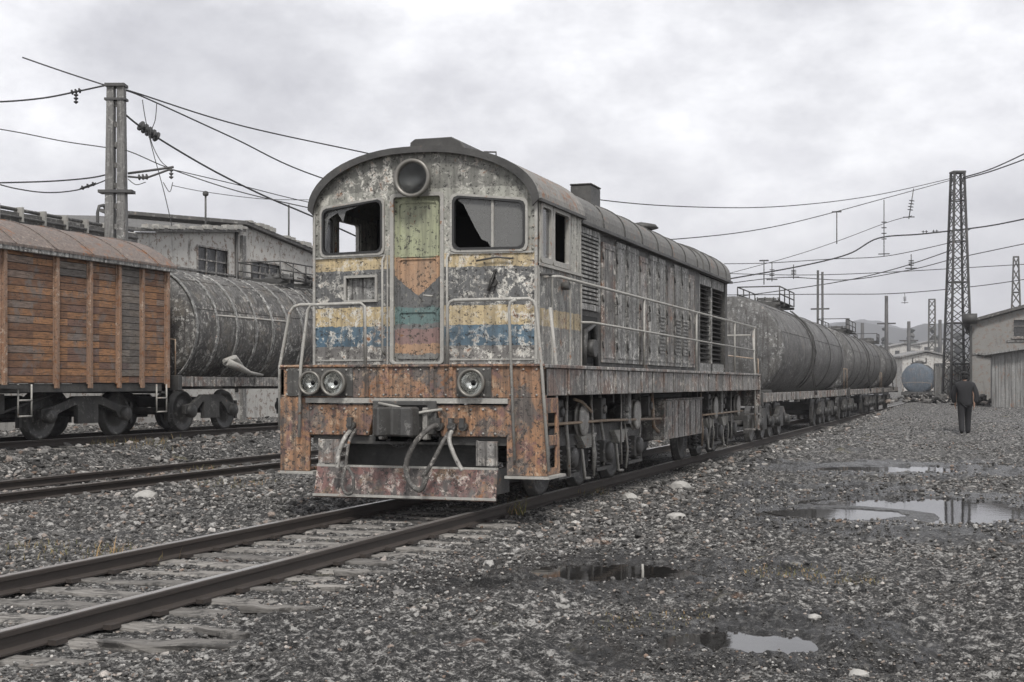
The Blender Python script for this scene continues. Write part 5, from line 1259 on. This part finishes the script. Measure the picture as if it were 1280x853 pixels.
# ------------------------------------------------------------------ loose things on the ground
plankm = mk_sleeper()
def plank(px, py, L, wd, ang, label, name='plank', th=.05):
    p = on_z(px, py, -.08); g = gz(p.x, p.y); rg = random.Random(int(px * 7 + py))
    m = MB(); n = 7; vs = []
    for i in range(n):
        u = -L / 2 + L * i / (n - 1)
        for (sy, sz) in ((-1, 0), (1, 0), (1, th), (-1, th)):
            e_ = .7 if i in (0, n - 1) else 1
            vs.append((u + rg.uniform(-.03, .03), sy * wd / 2 * e_ * rg.uniform(.85, 1.1), sz + rg.uniform(-.01, .01)))
    fs = [(0, 1, 2, 3), tuple(4 * (n - 1) + q for q in (3, 2, 1, 0))]
    for i in range(n - 1):
        for q in range(4): fs.append((i * 4 + q, i * 4 + (q + 1) % 4, (i + 1) * 4 + (q + 1) % 4, (i + 1) * 4 + q))
    m.add(vs, fs); o = m.build(name, plankm, None, .006, (p.x, p.y, g + .0)); o.rotation_euler = (0, rg.uniform(-.03, .03), ang)
    tag(o, label, 'plank', 'loose wood beside the track')
plank(232, 795, 1.1, .22, TH - .15, 'broad rotten timber at the bottom of the photo beside the near rail')
plank(352, 757, .62, .13, TH - .1, 'short pale timber stub right of the near rail, in the lower left')
plank(275, 783, .55, .07, TH - .7, 'thin slanting stick beside the broad rotten timber')
plank(455, 714, .5, .08, TH - .2, 'narrow pale lath lying right of the near rail in front of the locomotive')
plank(420, 728, .45, .08, TH - .15, 'narrow pale lath nearest the foreground puddles, lower than its twin')
plank(1045, 533, 2.6, .3, TH + .05, 'long pale board on the rubble beside the tank wagons')
plank(985, 548, 1.6, .18, TH + .3, 'short board on the rubble behind the locomotive steps')
plank(1085, 520, 3.0, .3, TH - .1, 'farthest board on the rubble near the last tank wagon')
# stones one can tell apart
def stone(px, py, s, label, seed):
    p = on_z(px, py, -.06); g = gz(p.x, p.y); rg = np.random.default_rng(seed)
    bm = bmesh.new(); bmesh.ops.create_icosphere(bm, subdivisions=2, radius=s)
    for v in bm.verts:
        k = 1 + .35 * (float(fbm(np.array([v.co.x / s * 1.2 + seed]), np.array([v.co.y / s * 1.2 + v.co.z / s]), 3)[0])) * 2
        v.co = v.co * k; v.co.z *= .6
    me = bpy.data.meshes.new('stone'); bm.to_mesh(me); bm.free(); me.materials.append(palest)
    o = bpy.data.objects.new('stone', me); COL.objects.link(o); o.location = (p.x, p.y, g + s * .2); tag(o, label, 'stone', 'larger stones on the ground')
def mk_pale():
    t = NT('pale_stone'); n = t.noise(t.co(), 16, 6, .7); return t.out(t.mix(n, (.2, .19, .18), (.5, .49, .46)), .85, t.bump(n, .6, .02))
palest = mk_pale()
stone(1018, 772, .045, 'small pale stone standing alone in the lower right mud', 1)
stone(850, 612, .17, 'pale boulder beside the rail by the battery box', 2)
stone(636, 727, .09, 'pale stone at the left end of the foreground puddle', 3)
stone(183, 618, .16, 'pale stone between the empty track and the near rail', 4)
stone(1073, 838, .06, 'dark-edged stone at the bottom right of the mud', 5)
stone(787, 618, .12, 'low stone just right of the weeds by the rail', 6)
stone(845, 650, .11, 'stone in the rubble between the locomotive and the large puddle', 7)
# stake in puddle
p = on_z(803, 733, -.14); m = MB(); m.tube([(0, 0, -.1), (.004, 0, .08), (0, .003, .14)], [.013, .011, .009], 6); o = m.build('stake', railm_hand, None, 0, (p.x, p.y, -.1)); tag(o, 'short pale stake sticking up at the right end of the foreground puddle', 'stake')
# weeds
def weeds():
    rg = np.random.default_rng(8); spots = [(165, 690, .5, 60, .16), (640, 637, .25, 45, .22), (730, 612, .4, 70, .12), (235, 552, 1.4, 260, .14), (250, 575, 1.0, 120, .10), (160, 565, 1.2, 220, .13), (300, 600, .8, 90, .1), (1000, 717, .5, 260, .035), (1085, 728, .25, 90, .03), (800, 775, .35, 100, .03), (60, 682, .8, 140, .07), (860, 765, .2, 60, .03)]
    V = []; Q = []
    for (px, py, rad, n, h) in spots:
        c = on_z(px, py, -.08 if py > 580 else .05)
        for i in range(n):
            a = rg.uniform(0, 6.28); r = rad * rg.random() ** .6; x = c.x + r * math.cos(a); y = c.y + r * math.sin(a); z = gz(x, y) - .01
            d = rg.uniform(0, 6.28); hh = h * rg.uniform(.5, 1.3); lean = rg.normal(0, .35, 2) * hh; w = .004 + .02 * h
            b = len(V); dx, dy = math.cos(d) * w, math.sin(d) * w
            V += [(x - dx, y - dy, z), (x + dx, y + dy, z), (x + dx * .6 + lean[0] * .4, y + dy * .6 + lean[1] * .4, z + hh * .6), (x - dx * .6 + lean[0] * .4, y - dy * .6 + lean[1] * .4, z + hh * .6), (x + lean[0], y + lean[1], z + hh), (x + lean[0] + .001, y + lean[1], z + hh)]
            Q += [(b, b + 1, b + 2, b + 3), (b + 3, b + 2, b + 5, b + 4)]
    t = NT('dry_weeds'); g = t.n.new('ShaderNodeNewGeometry'); mt = t.out(t.ramp(g.outputs['Random Per Island'], [(0, (.09, .10, .035)), (.5, (.2, .17, .08)), (1, (.32, .2, .1))]), .9)
    o = mesh_np('weeds', np.array(V), np.array(Q), mt, False); tag(o, 'sparse dry weeds in patches between the tracks and on the mud', kind='stuff')
weeds()

# ------------------------------------------------------------------ person walking away
skin = plain('skin', (.3, .19, .14), .6, 0, .1); coatm = plain('dark_coat', (.018, .018, .02), .9, 0, .4, 14); trm = plain('dark_trousers', (.02, .02, .022), .95, 0, .4, 14); hatm = plain('dark_cap', (.012, .012, .012), .9)
PX = on_y(1206, 540, 41.1); pg = gz(PX.x, PX.y)
per = empty('person', (PX.x, PX.y, pg), .1); tag(per, 'person in a dark jacket and trousers walking away past the lattice mast', 'person')
def skinned(name, joints, edges, mat, root=0, sub=2):
    me = bpy.data.meshes.new(name); me.from_pydata([j[0] for j in joints], edges, []); o = bpy.data.objects.new(name, me); COL.objects.link(o); o.parent = per
    sk_ = o.modifiers.new('skin', 'SKIN')
    if not me.skin_vertices: 
        me.attributes.new  # layer is made with the modifier
    lay = me.skin_vertices[0].data if me.skin_vertices else None
    if lay is not None:
        for i, j in enumerate(joints): lay[i].radius = j[1] if isinstance(j[1], tuple) else (j[1], j[1]); lay[i].use_root = (i == root)
    sk_.use_smooth_shade = True; s_ = o.modifiers.new('sub', 'SUBSURF'); s_.levels = sub; s_.render_levels = sub
    me.materials.append(mat); return o
def ensure_skin(me):
    if not me.skin_vertices:
        bm = bmesh.new(); bm.from_mesh(me); bm.verts.layers.skin.verify(); bm.to_mesh(me); bm.free()
_sk = skinned
def skinned(name, joints, edges, mat, root=0, sub=2):
    me = bpy.data.meshes.new(name); me.from_pydata([j[0] for j in joints], edges, []); ensure_skin(me)
    o = bpy.data.objects.new(name, me); COL.objects.link(o); o.parent = per
    lay = me.skin_vertices[0].data
    for i, j in enumerate(joints):
        lay[i].radius = j[1] if isinstance(j[1], tuple) else (j[1], j[1]); lay[i].use_root = (i == root)
    k = o.modifiers.new('skin', 'SKIN'); k.use_smooth_shade = True; s_ = o.modifiers.new('sub', 'SUBSURF'); s_.levels = sub; s_.render_levels = sub
    me.materials.append(mat); return o
# walking: right leg forward (+y), left leg back
J = [((0, 0, .95), (.15, .11)), ((0, .01, 1.2), (.15, .10)), ((0, .02, 1.40), (.17, .10)), ((0, .02, 1.5), (.06, .06)), ((0, .03, 1.58), (.055, .06)), ((0, .04, 1.68), (.08, .10)), ((0, .04, 1.75), (.055, .07)),
     ((-.19, .01, 1.42), .055), ((-.24, .04, 1.16), .045), ((-.25, .12, .92), .033), ((-.25, .14, .85), (.04, .02)),
     ((.19, .01, 1.42), .055), ((.25, -.06, 1.16), .045), ((.25, -.08, .92), .033), ((.25, -.07, .85), (.04, .02)),
     ((-.09, -.02, .88), .085), ((-.10, -.06, .50), .06), ((-.10, -.24, .12), .042), ((-.10, -.16, .05), .04),
     ((.09, .02, .88), .085), ((.10, .14, .50), .06), ((.10, .16, .09), .042), ((.11, .30, .05), .04)]
E = [(0, 1), (1, 2), (2, 3), (3, 4), (4, 5), (5, 6), (2, 7), (7, 8), (8, 9), (9, 10), (2, 11), (11, 12), (12, 13), (13, 14), (0, 15), (15, 16), (16, 17), (17, 18), (0, 19), (19, 20), (20, 21), (21, 22)]
for base, sx in ((10, -1), (14, 1)):
    bx, by, bz = J[base][0]
    for k, (dy, ln) in enumerate(((-.03, .075), (-.01, .09), (.01, .085), (.03, .07))):
        i = len(J); J.append(((bx + sx * .0, by + dy, bz - .05), .009)); J.append(((bx - sx * .01, by + dy * 1.1, bz - .05 - ln * .55), .008)); J.append(((bx - sx * .025, by + dy * 1.1 + .005, bz - .05 - ln), .007)); E += [(base, i), (i, i + 1), (i + 1, i + 2)]
    i = len(J); J.append(((bx - sx * .01, by + .045, bz - .02), .01)); J.append(((bx - sx * .02, by + .06, bz - .06), .008)); E += [(base, i), (i, i + 1)]
skinned('body', J, E, skin)
skinned('jacket', [((0, 0, .74), (.24, .19)), ((0, 0, .98), (.225, .18)), ((0, .01, 1.2), (.23, .175)), ((0, .02, 1.38), (.23, .16)), ((0, .01, 1.57), (.115, .115)),
                   ((-.23, .01, 1.41), .095), ((-.31, .04, 1.15), .085), ((-.28, .12, .90), .065), ((.23, .01, 1.41), .095), ((.315, -.06, 1.15), .085), ((.285, -.08, .90), .065)],
        [(0, 1), (1, 2), (2, 3), (3, 4), (3, 5), (5, 6), (6, 7), (3, 8), (8, 9), (9, 10)], coatm)
skinned('trousers', [((0, 0, .96), (.15, .12)), ((-.10, -.02, .84), .12), ((-.10, -.06, .50), .095), ((-.10, -.25, .06), .075), ((.10, .02, .84), .12), ((.10, .14, .50), .095), ((.10, .16, .03), .075)],
        [(0, 1), (1, 2), (2, 3), (0, 4), (4, 5), (5, 6)], trm)
for s, (x, y, z) in ((-1, (-.10, -.23, .10)), (1, (.10, .14, .06))):
    skinned('boot', [((x, y - .03, z), .055), ((x, y + .08, z - .03), (.055, .045)), ((x, y + .22, z - .035), (.05, .035))], [(0, 1), (1, 2)], hatm, 0, 1)
skinned('hair', [((0, -.005, 1.57), (.085, .075)), ((0, .0, 1.66), (.105, .10)), ((0, .02, 1.74), (.08, .09))], [(0, 1), (1, 2)], hatm)
skinned('cap', [((0, .02, 1.70), (.112, .125)), ((0, .03, 1.77), (.11, .12)), ((0, .02, 1.82), (.07, .08))], [(0, 1), (1, 2)], hatm)

# ------------------------------------------------------------------ haze
def haze():
    m = MB(); m.box(-2600, 2600, -60, 4200, -420, 330); t = bpy.data.materials.new('haze'); t.use_nodes = True; n = t.node_tree.nodes; n.remove(n['Principled BSDF'])
    v = n.new('ShaderNodeVolumePrincipled'); v.inputs['Color'].default_value = (.86, .87, .93, 1); v.inputs['Density'].default_value = .0004
    t.node_tree.links.new(v.outputs[0], n['Material Output'].inputs['Volume']); o = m.build('haze', t); tag(o, kind='stuff')
haze()
